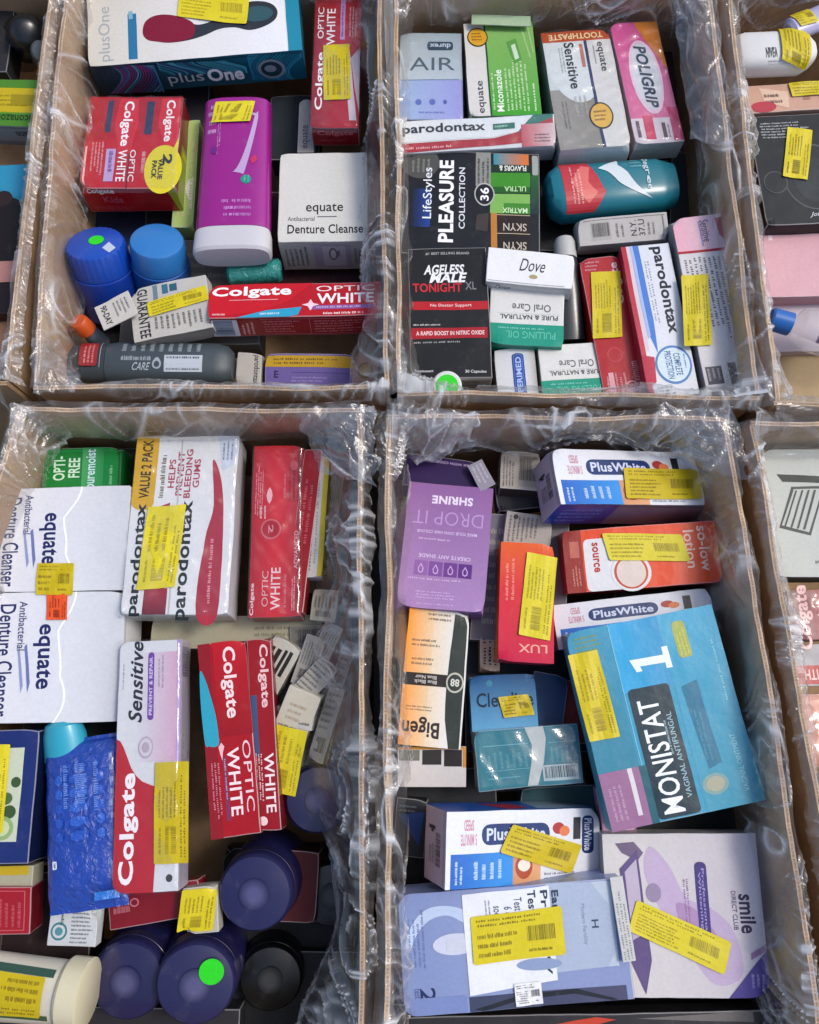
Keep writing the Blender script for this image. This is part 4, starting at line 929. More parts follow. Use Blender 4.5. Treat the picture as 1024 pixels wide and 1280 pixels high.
# the clearance sticker bridges both boxes, it is stuck on the lower one
sticker(SS['top'], ff('top', (48, 704)), ff('top', (94, 704)), ff('top', (46, 744)), rr)
sticker(SS['top'], ff('top', (60, 741)), ff('top', (86, 741)), ff('top', (59, 775)), rr, kind='orange')
box('toothpaste_twin_pack', 'shrink wrapped parodontax twin pack with VALUE 2 PACK strip', 'toothpaste pack',
    (172, 546), (299, 546), (158, 768), (.238, .238, .252), .055, {'top': 'dcdcdc', 'front': 'c4c4c0', 'right': 'd4d4d8'},
    {'top': [Rc(.0, .0, .22, .38, 'd0a21c'), E(.11, .38, .11, .05, 'd0a21c'), T('VALUE 2 PACK', .115, .19, .10, .34, '3a2c10', 90, .03), M(.24, .04, .33, .36, 1, '6a5c3c', 90), T('HELPS\nPREVENT\nBLEEDING\nGUMS', .49, .215, .31, .28, 'a83248', 90, .03),
             T('parodontax', .115, .70, .13, .62, '1e2426', 90, .035), T('parodontax', .555, .70, .16, .66, '1e2426', 90, .035),
             P([(.22, .42), (.38, .38), (.34, .7), (.42, 1), (.22, 1)], 'a02838'), G(.2, .86, .42, 1, 'a02838', '6a1c28', 'y'), SP([(.76, .14), (.86, .26), (.90, .5), (.90, 1), (.70, 1), (.74, .6), (.80, .4)], 'a82c3c'), P([(.80, .0), (.99, 0), (.99, .16), (.86, .2)], 'c8d0dc'), M(.84, .0, .96, .14, 3, '6a7490', 90), M(.78, .55, .84, .95, 1, 'd89098', 90),
             Rc(.44, .02, .455, 1, 'b8b8b4'), Rc(.73, .28, .78, .34, 'e0e0e0')],
     'front': [M(.05, .2, .9, .8, 3, 'a8a8a4'), Rc(.0, .0, 1, .08, 'd8d8d4')]},
    stickers=[('top', (186, 634), (234, 630), (170, 738))], mat='glossy_card', wrap=1.3, amp=.0014, group=GW)
box('toothpaste_box', 'red Optic White box between the parodontax pack and the thin striped box', 'toothpaste box',
    (318, 558), (380, 557), (310, 772), (.236, .236, .244), .04, {'top': 'a8101c', 'front': '8c0c14', 'right': '8a0c16'},
    {'top': [G(0, 0, .5, 1, 'a8101c', 'd01c28'), G(.5, 0, 1, 1, 'd01c28', 'a01420'), Rc(.90, .02, .97, .98, '80101a'), M(.05, .05, .22, .42, 4, 'e08c94', 90), T('ADVANCED', .88, .62, .08, .22, 'd8a0a8', 90, .02), M(.14, .34, .3, .44, 2, 'f0c8cc', 90), M(.80, .74, .88, .97, 2, 'e8b8bc', 90), E(.38, .50, .20, .06, 'c86068'), E(.38, .50, .17, .05, 'a8101c'), T('2', .38, .50, .1, .05, 'd88c94', -90, .03), T('WHITE', .50, .84, .18, .24, 'e8c4c8', 90, .02), T('OPTIC', .30, .84, .12, .2, 'd8a4a8', 90, .0), T('Colgate', .06, .90, .09, .18, 'e8c8cc', 90, .03), M(.62, .7, .74, .95, 1, 'c86c74', 90), M(.7, .06, .95, .34, 3, '74101a', 90), P([(.3, .27), (.34, .25), (.38, .27), (.40, .30), (.38, .33), (.34, .35), (.3, .33), (.28, .30)], 'e8b0b4'), E(.82, .12, .08, .03, 'c04850'), M(.60, .1, .68, .32, 1, 'c86c74', 90)]},
    mat='glossy_card', group=GW, wrap=1.0)
box('toothpaste_box', 'slim red Colgate box tucked against the red Optic White box', 'toothpaste box',
    (381, 560), (404, 562), (379, 766), (.238, .238, .242), .035, {'top': '8c0e18'},
    {'top': [T('Colgate', .5, .86, .5, .24, 'e8c8c8', 90, .035), M(.2, .1, .8, .6, 2, 'b04850', 90)]}, mat='glossy_card', group=GW)
box('ointment_box', 'thin white and yellow striped box beside the slim red Colgate box', 'carton box',
    (385, 568), (412, 569), (384, 722), (.238, .238, .238), .03, {'top': 'b8b4b0', 'right': 'a8982c'}, {'top': [M(.1, .04, .5, .96, 3, '6a6866', 90), Rc(.78, 0, 1, 1, 'b09c28'), M(.55, .1, .7, .9, 1, '8c8a86', 90)]}, group=GW)
box('toothpaste_box', 'cream coloured box lying crosswise in front of the parodontax pack', 'toothpaste box', (190, 772), (402, 768), (196, 812), .195, .03, {'top': 'a8a48c'}, {'top': [M(.6, .3, .95, .7, 2, '7a7868')]}, mat='matt_card', group=GW)
box('toothpaste_box', 'long Colgate Sensitive box with purple PREVENT & REPAIR pill', 'toothpaste box',
    (150, 803), (227, 799), (158, 1117), (.250, .250, .254), .045, {'top': 'd4d4d6', 'right': 'a8a0ac', 'front': '94101c', 'left': '9c2030'},
    {'top': [G(.3, .05, 1, .5, 'd2d2d6', 'cfa0b8', 'x'), G(.0, .0, .3, .45, 'd4d4d6', 'd4d4d6'), P([(0, .40), (.06, .41), (.12, .44), (.18, .48), (.24, .52), (.32, .55), (.42, .575), (.55, .59), (.66, .60), (.66, .82), (.62, 1), (0, 1)], 'b4121e'), T('Sensitive', .28, .17, .22, .34, '1a1c24', 90, .03, .3), RR(.47, .05, .57, .33, '6a3c98', .04, .015), T('PREVENT & REPAIR', .52, .19, .055, .24, 'd8c8f0', 90, .03), M(.62, .04, .74, .2, 2, '8a8a98', 90), M(.05, .06, .09, .2, 1, '6a6a70', 90),
             E(.46, .44, .12, .045, 'b0a4b0'), E(.46, .44, .10, .037, 'd0c4cc'), E(.46, .44, .06, .022, 'b0a4b0'), T('Colgate', .23, .755, .30, .43, 'f4ecec', 90, .045), E(.86, .95, .05, .015, '3a3a3a'), Rc(.94, 0, 1, .5, 'a88cc0')],
     'right': [Bar(.1, .02, .9, .16, 90, None, '5c5860'), Rc(0, 0, .08, 1, 'c8c0cc'), M(.2, .3, .9, .9, 3, '8c8890', 90)]},
    stickers=[('top', (195, 953), (237, 951), (193, 1080))], mat='glossy_card', group=GW, wrap=.3)
box('toothpaste_box', 'red Colgate Optic White box with turquoise wave beside the Sensitive box', 'toothpaste box',
    (247, 806), (306, 798), (262, 1050), (.244, .244, .250), .045, {'top': 'a4101c', 'front': 'a89c8c', 'left': '78101a', 'right': '7c1420'},
    {'top': [Rc(.0, .0, .25, 1, '8c1420'), SP([(0, .16), (.12, .2), (.26, .36), (.30, .48), (.28, .54), (.1, .54), (0, .5)], '2f9cb4'), G(.3, 0, 1, .5, 'b81420', '94101a', 'y'), T('Colgate', .60, .22, .34, .38, 'ecd4d4', -90, .035), T('OPTIC', .84, .71, .16, .36, 'e8c8cc', -90, .0), T('WHITE', .56, .73, .24, .34, 'f0dcdc', -90, .02), Rc(.34, .6, .42, .92, '7c3454'), M(.35, .61, .41, .9, 1, 'c89cb4', -90), M(.08, .62, .28, .94, 3, 'c87c84', -90), P([(.28, .55), (.34, .53), (.40, .55), (.36, .58), (.34, .62), (.30, .58)], 'e8b8bc')]},
    mat='glossy_card', group=GW)
box('toothpaste_box', 'second red Colgate Optic White box leaning against the turquoise waved one', 'toothpaste box',
    (308, 800), (338, 797), (328, 1040), (.240, .240, .242), .040, {'top': '94101c', 'front': 'a89c8c', 'right': '78101a'},
    {'top': [Rc(.05, .3, .3, .62, '3c5078'), T('Colgate', .62, .20, .45, .34, 'e4bcbc', -90, .035), T('WHITE', .66, .76, .4, .3, 'f0dcdc', -90, .02), M(.1, .6, .4, .95, 3, 'e8c8cc', -90), E(.3, .95, .18, .025, 'f0d0d0')]}, mat='glossy_card', group=GW)
box('medicine_box', 'tilted white box with black barcode bars and yellow sticker by round blue cap', 'carton box',
    (362, 856), (402, 872), (330, 935), (.236, .236, .222), .022, {'top': 'c4bca8', 'right': '9c9888'},
    {'top': [M(.2, .2, .8, .5, 3, 'b09c84'), M(.1, .55, .9, .7, 2, '5c5440')]}, stickers=[('top', (345, 905), (385, 915), (330, 985))], mat='matt_card', group=GW)
box('medicine_box', 'white box with thick black barcode bars deep beside leaning red box', 'carton box',
    (343, 792), (378, 812), (318, 880), (.222, .222, .215), .03, {'top': 'b8b4a8', 'right': '8c887c'}, {'top': [Rc(.15, .15 + .0, .26, .6, '1c1814'), Rc(.34, .15, .48, .66, '1c1814'), Rc(.56, .12, .66, .58, '1c1814'), Rc(.72, .1, .84, .5, '1c1814'), M(.1, .7, .9, .95, 4, '5c584c', 90)]}, mat='matt_card', group=GW)
box('medicine_box', 'grey print covered box end pointing toward the film sag', 'carton box',
    (402, 818), (424, 838), (374, 862), (.228, .226, .228), .03, {'top': 'a09c94'}, {'top': [M(.02, .02, .98, .98, 8, '4c4a44', 0)]}, mat='matt_card', group=GW)
box('medicine_box', 'dim grey box under the striped thin box', 'carton box', (362, 782), (410, 780), (360, 812), .20, .03, {'top': '74726c'}, {'top': [Bar(.1, .1, .9, .9, 0, None, '3c3a36')]}, mat='matt_card', group=GW)
box('medicine_box', 'pale box sunk beneath the film next to the round blue cap', 'carton box', (385, 880), (425, 890), (352, 975), .19, .03, {'top': '8c8884'}, {'top': [M(.1, .1, .9, .9, 5, '5c5a58', 90)]}, mat='matt_card', group=GW)
# blue pouch with turquoise lid
q, L = axis_root('squeeze_bottle', 'turquoise capped bottle wrapped in crinkled blue pouch', 'bottle', (79, 900), .228, (86, 960), .215)
round_part('cap', q, L, [(0, .014, .012), (.08, .022, .018), (.3, .026, .020), (.8, .0275, .021)], 2, '2f9cb4', 'plastic')
round_part('bottle_body', q, L, [(.81, .026, .02), (1, .028, .021)], 2, '1c6c9c', 'plastic')
q, L = axis_root('wipes_pouch', 'crinkled royal blue pouch lying beside the Colgate Sensitive box', 'pouch', (106, 922), .226, (112, 1138), .236)
pp = [(0, .044, .002), (.02, .0445, .0025)] + [(t, .0460 + .0006 * math.sin(t * 23), .005 + .012 * min(1, (t - .02) / .12, (.97 - t) / .12) + .0008 * math.sin(t * 19)) for t in [.035 + .0155 * i for i in range(60)]] + [(.975, .046, .003), (1, .0465, .002)]
round_part('pouch_body', q, L, pp, 3, '1840a0', 'wrinkled_foil', seg=110, crump=.0010)
print_items(Curved(L, [(0, .0475, .0178), (1, .0475, .0178)], .06, .97, 3, R(40), R(140)), [E(.2 + .09 * (i % 5), .3 + .22 * (i % 3), .035, .07, ('2450b4', '2a5cc0')[i % 2], 6) for i in range(15)] + [M(.1, .3, .5, .7, 3, '5c80d0'), M(.04, .02, .5, .13, 6, '9cb4e4', 90), RR(.70, .80, .75, .90, 'd8e0ee', .008, .015), T('R', .725, .85, .03, .05, '1c3c8c', -90, .03), G(.74, .02, .86, .15, '4c8cd0', '70b4e4', 'y'), Rc(.92, .0, .97, .42, '2470c8')], q, 'wrinkled_foil')
box('tea_box', 'navy box with leaf drawing and yellow sticker at the left edge', 'carton box',
    (-70, 915), (50, 912), (-78, 1082), (.240, .240, .244), .05, {'top': '1c2c68', 'right': '101a40'},
    {'top': [Rc(.2, .14, .86, .84, 'c0c8b0'), E(.76, .62, .07, .05, '3c5434'), E(.72, .52, .06, .045, '4c6840'), E(.70, .74, .12, .09, '8ca870'), E(.70, .74, .08, .06, 'c0cc9c'), E(.80, .40, .05, .04, '3c5434')]},
    stickers=[('top', (-30, 930), (14, 931), (-40, 1040))], group=GW)
box('gum_box', 'pale yellow box strip under the navy box', 'carton box', (-70, 1084), (42, 1082), (-72, 1112), .222, .03, {'top': 'a8a48c'}, {'top': [Rc(.5, 0, .95, .4, 'c0a41c')]}, mat='matt_card')
box('toothpaste_box', 'red ribbed box end near the cream cap', 'toothpaste box', (-60, 1110), (40, 1108), (-66, 1170), (.226, .226, .222), .035, {'top': '9c1c28', 'right': '64101a'}, {'top': [Rc(.3, .08, .92, .1, 'c05860'), Rc(.3, .9, .92, .92, 'c05860'), M(.5, .15, .9, .85, 5, 'c05860', 90), Rc(.915, .08, .93, .92, 'c05860')]}, group=GW)
box('leaflet_box', 'white box with recycling mark and small print below the blue pouch', 'carton box',
    (64, 1134), (124, 1136), (60, 1182), (.212, .212, .212), .02, {'top': 'c4c8cc'}, {'top': [E(.22, .62, .17, .24, '3c7c84'), E(.22, .62, .13, .18, 'c4c8cc'), E(.22, .62, .08, .11, '4c8c94'), M(.45, .08, .96, .95, 8, '5c6468', 0), T('hygiene', .26, .25, .07, .4, '3c4448', 90, .02)]}, mat='matt_card', group=GW)
box('toothpaste_box', 'dark red Colgate box lying under the long Sensitive box', 'toothpaste box',
    (134, 1118), (250, 1098), (146, 1162), (.206, .206, .206), .03, {'top': '7c1420', 'front': '3c0c12'}, {'top': [E(.28, .35, .05, .12, 'c07078'), E(.28, .35, .035, .08, '7c1420'), M(.05, .3, .25, .7, 1, 'c07078')]}, mat='glossy_card', group=GW)
box('medicine_box', 'white box end covered by a yellow barcode sticker', 'carton box', (229, 1110), (272, 1106), (218, 1170), (.222, .222, .222), .025, {'top': 'b4b0a4'}, stickers=[('top', (229, 1112), (274, 1108), (221, 1166))], mat='matt_card', group=GW)
box('toothpaste_box', 'shadowed dark red box behind the blue cap row', 'toothpaste box', (300, 1060), (400, 1065), (300, 1150), .17, .04, '4c0c14', mat='matt_card')
def cap_bottle(label, cpx, zt, bpx, zb, r, c='22224a', bc='1c1c48', dot=None):
    q, L = axis_root('capped_bottle', label, 'bottle', cpx, zt, bpx, zb, group='dark blue round capped bottles')
    k = .0042 / L
    dome = [(k * .9 * (i / 8) ** 2.2, r * (.05 + .87 * i / 8), r * (.05 + .87 * i / 8)) for i in range(9)]
    round_part('cap', q, L, dome + [(k * 1.5, r * .965, r * .965), (k * 2.6, r, r), (.17, r * 1.01, r * 1.01), (.175, r * .995, r * .995), (.18, r * 1.015, r * 1.015), (.30, r * 1.03, r * 1.03)], 2, c, 'plastic', seg=72)
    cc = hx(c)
    for i_, (rr_, f_) in enumerate([(.40 - .02 * j_, 1 + .075 * j_) for j_ in range(12)]):  # soft centre highlight painted on the cap as lighter discs stepping inwards
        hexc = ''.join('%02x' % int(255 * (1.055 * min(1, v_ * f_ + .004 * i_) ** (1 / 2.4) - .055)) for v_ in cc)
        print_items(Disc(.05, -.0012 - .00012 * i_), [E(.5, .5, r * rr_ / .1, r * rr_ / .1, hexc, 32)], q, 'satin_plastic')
    round_part('bottle_body', q, L, [(.305, r * .97, r * .97), (.36, r * 1.06, r * 1.06), (.96, r * 1.08, r * 1.08), (1, r, r)], 2, bc, 'plastic')
    if dot:
        bpy.context.view_layer.update()
        y, zz = facing(q, dot, zt - .001); w = .1
        print_items(Disc(.05, -.0034), [E(.5 + y / w, .5 + zz / w, .0145 / w, .0145 / w, '26d11a', 36)], q, 'sticker_paper')
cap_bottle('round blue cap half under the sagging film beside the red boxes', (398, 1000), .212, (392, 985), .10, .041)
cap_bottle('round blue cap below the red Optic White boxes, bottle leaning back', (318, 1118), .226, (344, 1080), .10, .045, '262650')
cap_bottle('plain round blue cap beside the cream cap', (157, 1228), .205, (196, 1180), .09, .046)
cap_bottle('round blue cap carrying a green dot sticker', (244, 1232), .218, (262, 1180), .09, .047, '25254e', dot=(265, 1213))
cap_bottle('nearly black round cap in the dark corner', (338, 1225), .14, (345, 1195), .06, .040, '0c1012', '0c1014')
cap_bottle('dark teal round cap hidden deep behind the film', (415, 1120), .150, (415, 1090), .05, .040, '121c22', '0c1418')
q, L = axis_root('lotion_tube', 'cream capped tube with yellow sticker in the near left corner', 'tube', (112, 1243), .232, (-70, 1226), .226)
round_part('cap', q, L, [(0, .034, .034), (.012, .0385, .0385), (.14, .0385, .0385), (.16, .036, .036)], 2, 'd0c8a8', 'plastic', seg=64)
tp = [(.162, .030, .030), (.18, .033, .031), (.6, .036, .026), (1, .040, .006)]
round_part('tube_body', q, L, tp, 2.2, 'c4bfae', 'satin_plastic')
sf = Curved(L, tp, .2, .9, 2.2, R(35), R(145)); print_items(sf, [Rc(0, .12, 1, .24, '3c5c3c'), Rc(0, .84, 1, 1, '2c4c3c')], q, 'plastic')
sticker(sf, (.06, .22), (.9, .22), (.06, .82), q)

# ---------------------------------------------------------------- carton D (near, centre right)
box('hair_oil_box', 'lilac SHRINE DROP IT box with dark purple tuck end', 'carton box',
    (512, 602), (617, 611), (500, 757), (.236, .240, .246), .060, {'top': '9468a8', 'back': '2c1848', 'left': '7c5490', 'front': '74508a'},
    {'top': [G(0, 0, 1, 1, '8c6098', 'a482b2', 'y'), T('SHRINE', .53, .13, .48, .07, 'e8d8f0', 180, .05), T('DROP IT', .50, .28, .82, .11, 'b894c8', 180, -.01), T('MAKE YOUR OWN HAIR COLOUR', .5, .395, .7, .025, 'd8c0e4', 180, .02), M(.18, .44, .72, .47, 1, 'd0b4dc'), T('CREATE ANY SHADE', .5, .59, .6, .03, 'd8c0e4', 180, .02)] +
            [Rc(.16 + .17 * i, .63, .315 + .17 * i, .745, ('8c60a0', '7c4c94', '6c3c88', '5c2c7c')[i]) for i in range(4)] + [P([(.237 + .17 * i, .65), (.27 + .17 * i, .69), (.265 + .17 * i, .72), (.237 + .17 * i, .73), (.21 + .17 * i, .72), (.204 + .17 * i, .69)], 'c8a8d8') for i in range(4)] +
            [P([(.237 + .17 * i, .665), (.258 + .17 * i, .69), (.255 + .17 * i, .714), (.237 + .17 * i, .72), (.22 + .17 * i, .714), (.216 + .17 * i, .69)], ('8c60a0', '7c4c94', '6c3c88', '5c2c7c')[i]) for i in range(4)] +
            [M(.1, .76, .85, .785, 1, 'd0b4dc'), M(.2, .86, .75, .93, 3, 'c8a8d8'), M(.22, .955, .72, .975, 1, 'c8a8d8')],
     'back': [Rc(0, .0, 1, 1, '2a1646'), T('MAKE A SPLASH', .5, .5, .6, .1, '9c84b0', 180, .02)]}, group=GW)
box('hair_oil_box', 'dark purple box end lying behind the lilac SHRINE box', 'carton box', (508, 566), (604, 578), (506, 606), (.225, .225, .232), .04, {'top': '2c184a'}, {'top': [T('MIX WITH CONDITIONER', .5, .16, .7, .08, 'b8a0c8', 180, .02)]}, mat='printed_card', group=GW)
box('medicine_box', 'white box with barcode ends behind the uppermost PlusWhite box', 'carton box', (627, 562), (676, 566), (630, 610), (.215, .215, .225), .04, {'top': 'a8a098', 'front': '3c3834'}, {'top': [M(.05, .05, .35, .95, 4, '55504a', 90), Bar(.45, .05, .98, .92, 0, '989088', '4c4640')]}, mat='matt_card', group=GW)
box('box_flap', 'translucent grey strip of card beside the dark purple box', 'torn flap', (584, 583), (602, 574), (606, 612), .24, .001, {'top': '8c8894'}, {'top': [M(.1, .1, .9, .9, 3, 'b8b4bc', -90)]}, mat='matt_card', bev=.0002)
box('medicine_box', 'grey box covered in small print above the orange red box', 'carton box', (634, 638), (692, 646), (628, 682), (.215, .215, .215), .03, {'top': 'aca49c'}, {'top': [M(.05, .1, .7, .95, 7, '5c5852', -90), E(.2, .14, .05, .07, '3c3834')]}, mat='matt_card', group=GW)
box('tape_roll_box', 'black padded case in the gap beside the uppermost PlusWhite box', 'carton box', (618, 606), (676, 600), (622, 640), .2, .03, '22242a', mat='matt_card')
def pluswhite(label, TL, TR, BL, z, T_, stick, extra, variant=0):
    top = [Rc(0, 0, 1, 1, 'd8dae0'), T('5 MINUTE\nSPEED', .14, .28, .10, .34, 'c88c9c', 180, .03), RR(.22, .18, .66, .46, '1c3468', .05, .12), T('PlusWhite', .44, .32, .38, .17, 'c8d0e4', 0, .035), G(.03, .56, .42, 1, '1c5cb4', '2f8cd4', 'x'), M(.16, .62, .36, .9, 4, 'c8e0f4', 90), M(.05, .6, .11, .95, 2, 'c8e0f4', 90),
           E(.72, .26, .04, .08, 'a83430'), E(.76, .30, .035, .07, 'd87448'), Rc(.82, .12, .87, .42, '22242c'), G(.42, .56, .60, 1, 'c88c64', 'd8a070'), E(.49, .76, .055, .16, 'a8482c'), E(.49, .74, .04, .08, 'e8d8c8'), M(.62, .84, .9, .96, 2, '7c7c80')] + extra
    return box('teeth_whitening_box', label, 'carton box', TL, TR, BL, z, T_, {'top': 'd8dae0', 'front': '50507c', 'left': 'b0a0b0', 'right': 'a8a8b0', 'back': '1c4c9c'},
        {'top': top, 'left': [Rc(.2, .25, .5, .30, '2c2a30'), Rc(.3, .30, .42, .34, '2c2a30'), M(.2, .4, .5, .75, 4, '2c2a30', 90), Bar(.5, .3, .8, .8, 90, None, '3c383e')], 'front': [G(0, 0, .4, 1, '1c3c94', '3c3c84'), G(.4, 0, 1, 1, '6c6478', '8c6c74'), M(.05, .2, .35, .9, 4, '6c7cc0')],
         'back': [G(0, 0, 1, 1, '1c4490', '3c6cb0'), P([(.3, .2), (.5, .3), (.55, .8), (.4, .9)], 'a83040'), Rc(.6, .1, .95, .9, '8ca0b0')]},
        stickers=stick, mat='glossy_card', group='PlusWhite whitening kits in the near cartons')
pluswhite('PlusWhite box tilted up against the far side panel', (688, 561), (866, 566), (706, 630), (.275, .222, .288), .060, [('top', (778, 586), (872, 588), (782, 624))], [])
box('hair_lotion_box', 'orange red box lettered so-low lotion with white circle', 'carton box',
    (702, 664), (893, 650), (712, 742), (.236, .236, .232), .045, {'top': 'e04410', 'left': '8c2414', 'front': '9c2814'},
    {'top': [G(0, 0, .12, 1, '8c2018', '94241a'), Rc(.04, .18, .10, .44, 'b86050'), M(.04, .52, .10, .9, 3, 'd08c78', 90), RR(.13, .16, .50, 1, 'dcdcdc', .03, .08), P([(.36, .16), (.52, .16), (.52, 1), (.40, 1), (.36, .6)], 'e04410'), E(.42, .74, .13, .30, 'dcdcdc'), E(.42, .74, .11, .26, 'c04020'), E(.42, .74, .095, .235, 'd8c8bc'), T('source', .205, .46, .04, .48, 'b83424', -90, .04),
             T('so-low\nlotion', .865, .44, .16, .74, 'ecc8b4', -90, .02)]}, stickers=[('top', (752, 667), (852, 668), (762, 701))], mat='glossy_card', group=GW)
box('skin_cream_box', 'upright orange to pink box with a long yellow sticker on it', 'carton box',
    (626, 677), (693, 680), (622, 826), (.250, .250, .250), .050, {'top': 'd83048', 'left': 'd0582c', 'front': '9c2038', 'back': 'c05c28'},
    {'top': [G(0, 0, 1, .4, 'dc5818', 'd42c34', 'y'), G(0, .4, 1, 1, 'd42c34', 'c41840', 'y'), M(.08, .1, .3, .5, 2, 'e88c7c', 90), T('LUX', .62, .885, .52, .07, 'e8a090', 180, .02)], 'left': [G(0, 0, 1, 1, 'c86028', 'd8502c'), M(.2, .3, .8, .9, 3, 'e09c6c', 90)]},
    stickers=[('top', (659, 690), (697, 697), (648, 793))], mat='printed_card', group=GW)
pluswhite('PlusWhite box half covered by the turquoise Monistat box', (690, 757), (886, 734), (700, 812), (.222, .222, .222), .04, [], [])
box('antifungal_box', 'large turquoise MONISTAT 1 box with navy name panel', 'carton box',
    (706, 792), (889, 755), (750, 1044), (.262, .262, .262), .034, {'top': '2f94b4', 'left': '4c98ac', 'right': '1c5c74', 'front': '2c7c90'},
    {'top': [G(0, 0, .27, 1, '3a92b0', '2c788c', 'y'), Rc(.0, .72, .26, 1, '96688c'), M(.03, .74, .13, .96, 3, 'b898b0', 90), Rc(.185, .72, .215, .95, 'd8d0d4'), Rc(.26, .72, .31, 1, '1c5c68'), G(.285, 0, .62, .36, '2fa4d4', '2b90bc', 'x'), G(.62, 0, 1, 1, '2f9cc0', '3c94ac', 'y'), Rc(.282, 0, .288, .72, '7cc0d0'), M(.04, .03, .24, .12, 4, '8c9c3c'),
             P([(.37, .20), (.60, .205), (.60, .165), (.64, .165), (.64, .275), (.60, .275), (.60, .245), (.43, .24), (.44, .265), (.40, .265)], 'e4eef4'),
             RR(.31, .345, .585, .99, '14303c', .03, .02), T('MONISTAT', .42, .69, .14, .56, 'eef2f4', 90, .015), T('VAGINAL ANTIFUNGAL', .535, .70, .035, .42, '9cc0c8', 90, .0), M(.485, .5, .51, .7, 1, '8cb0b8', 90),
             P([(.66, .38), (.77, .36), (.79, .78), (.70, .80)], '22708c'), M(.69, .42, .75, .76, 2, '3c88a0', 90), E(.715, .875, .085, .052, '7ca09c'), E(.715, .875, .06, .037, 'a8a890'), T('VAGINAL OINTMENT', .90, .80, .035, .28, '8ccad4', 90, .0), M(.92, .1, .95, .5, 1, '7cc0cc', 90), RR(.70, .05, .79, .24, 'a0a84c', .02, .03), M(.71, .06, .78, .23, 3, 'c8c85c', 90)]},
    stickers=[('top', (709, 819), (746, 812), (737, 928))], mat='glossy_card', group=GW)
box('hair_dye_box', 'orange and white Bigen box with dark wave and number 88', 'hair dye box',
    (512, 759), (588, 766), (498, 930), (.240, .236, .240), .045, {'top': 'dcdcd4', 'right': 'b8a8a4', 'front': '9c7c50', 'left': 'c88c20'},
    {'top': [G(0, 0, .42, 1, 'e8901c', 'e0c49c', 'x'), G(.42, 0, .8, 1, 'e0ccac', 'dcdcd8', 'x'), P([(.76, .02), (.94, .02), (.97, .1), (.97, 1), (.80, 1), (.72, .8), (.70, .55), (.72, .3)], '26302c'), Rc(0, .48, .75, .57, '241c1a'), T('Blue Black\nBlue Noir', .36, .525, .36, .06, 'c8c0b8', 180, .02),
             E(.83, .53, .14, .075, 'b8b8a8'), E(.83, .53, .115, .061, '26302c'), T('88', .83, .53, .14, .055, 'd0d0c4', 180, .03), T('Bigen', .34, .865, .60, .15, '2a1c24', 180, .03), M(.08, .71, .7, .755, 2, '7c6c60', 0), M(.08, .22, .66, .29, 2, '6c5c50'), M(.1, .36, .6, .43, 2, '6c5c50'), M(.2, .02, .7, .09, 2, '6c5c50', 180)]},
    group=GW)
box('hair_dye_box', 'white punched end flap of the Bigen box with three dark swatches', 'box flap',
    (497, 934), (583, 934), (495, 984), (.226, .226, .214), .004, {'top': 'd0ccc8'}, {'top': [Rc(0, 0, 1, .06, 'c88c30'), Rc(.02, .07, .32, .34, '74746a'), Rc(.36, .07, .64, .44, '33302e'), Rc(.68, .07, .94, .48, '2a2826'), Rc(.955, 0, 1, .5, 'c88c30')]}, mat='matt_card', bev=.0005, group=GW)
box('skin_care_box', 'blue box lettered Clearline under a crumpled sticker', 'carton box',
    (586, 845), (668, 842), (590, 915), (.215, .215, .222), .04, {'top': '2c6ca0', 'back': 'a8b0b4', 'right': '1c4c7c'},
    {'top': [G(0, .0, 1, 1, '1c4c7c', '5c9cc0', 'y'), T('Clearline', .52, .45, .86, .26, '14243c', 0, .02), E(.3, .15, .05, .06, '3c7c98')],
     'back': [Rc(0, 0, 1, 1, 'a4b0b8'), Rc(.1, .3, .7, .6, '7c5c54'), T('2', .86, .5, .08, .5, '2c343c', 0, .02)]}, stickers=[('top', (622, 872), (660, 868), (630, 898))], group=GW)
box('skin_care_box', 'deep blue box side in shadow beside the Clearline box', 'carton box', (668, 838), (712, 846), (676, 915), .200, .04, {'top': '1c3c64'}, mat='matt_card')
box('wrapped_teal_box', 'teal box in clear wrap with a white paper band and barcode', 'wrapped box',
    (592, 914), (722, 904), (592, 990), (.226, .222, .226), .04, {'top': '187482', 'left': '0e5c68', 'right': '0c5460'},
    {'top': [M(.10, .30, .5, .66, 7, '4c98a4', 90), Rc(.08, .26, .5, .275, '5ca4b0'), Rc(.08, .68, .5, .69, '5ca4b0'), P([(.48, .0), (.66, .0), (.68, .2), (.64, .6), (.56, .98), (.46, .98), (.52, .6), (.54, .3)], 'b8c0bc'), Rc(.70, .28, .96, .29, '5ca4b0'), M(.70, .32, .95, .62, 5, '4c98a4', 90), Bar(.62, .66, .96, .92, 0, 'a8bcc0', '1c3c44'), Rc(.1, .8, .4, .82, '4c98a4')]},
    mat='glossy_card', wrap=.8, amp=.0016, group=GW)
pluswhite('PlusWhite box with lifted left end above the pregnancy test box', (559, 1015), (749, 1010), (546, 1113), (.290, .212, .290), .060, [('top', (640, 1030), (727, 1056), (624, 1066))], [RR(.88, .10, .96, .62, '1c3468', .03, .06), T('PlusWhite', .92, .36, .05, .44, 'c8d0e4', -90, .03)])
box('mouth_guard_box', 'black and blue box corner beneath the lifted PlusWhite box', 'carton box', (497, 996), (536, 1000), (497, 1070), .19, .03, {'top': '24282e'}, {'top': [P([(.1, .3), (.9, .2), (.8, .8)], '1c3c7c'), M(.1, .1, .8, .25, 2, '6c7c84')]}, mat='matt_card')
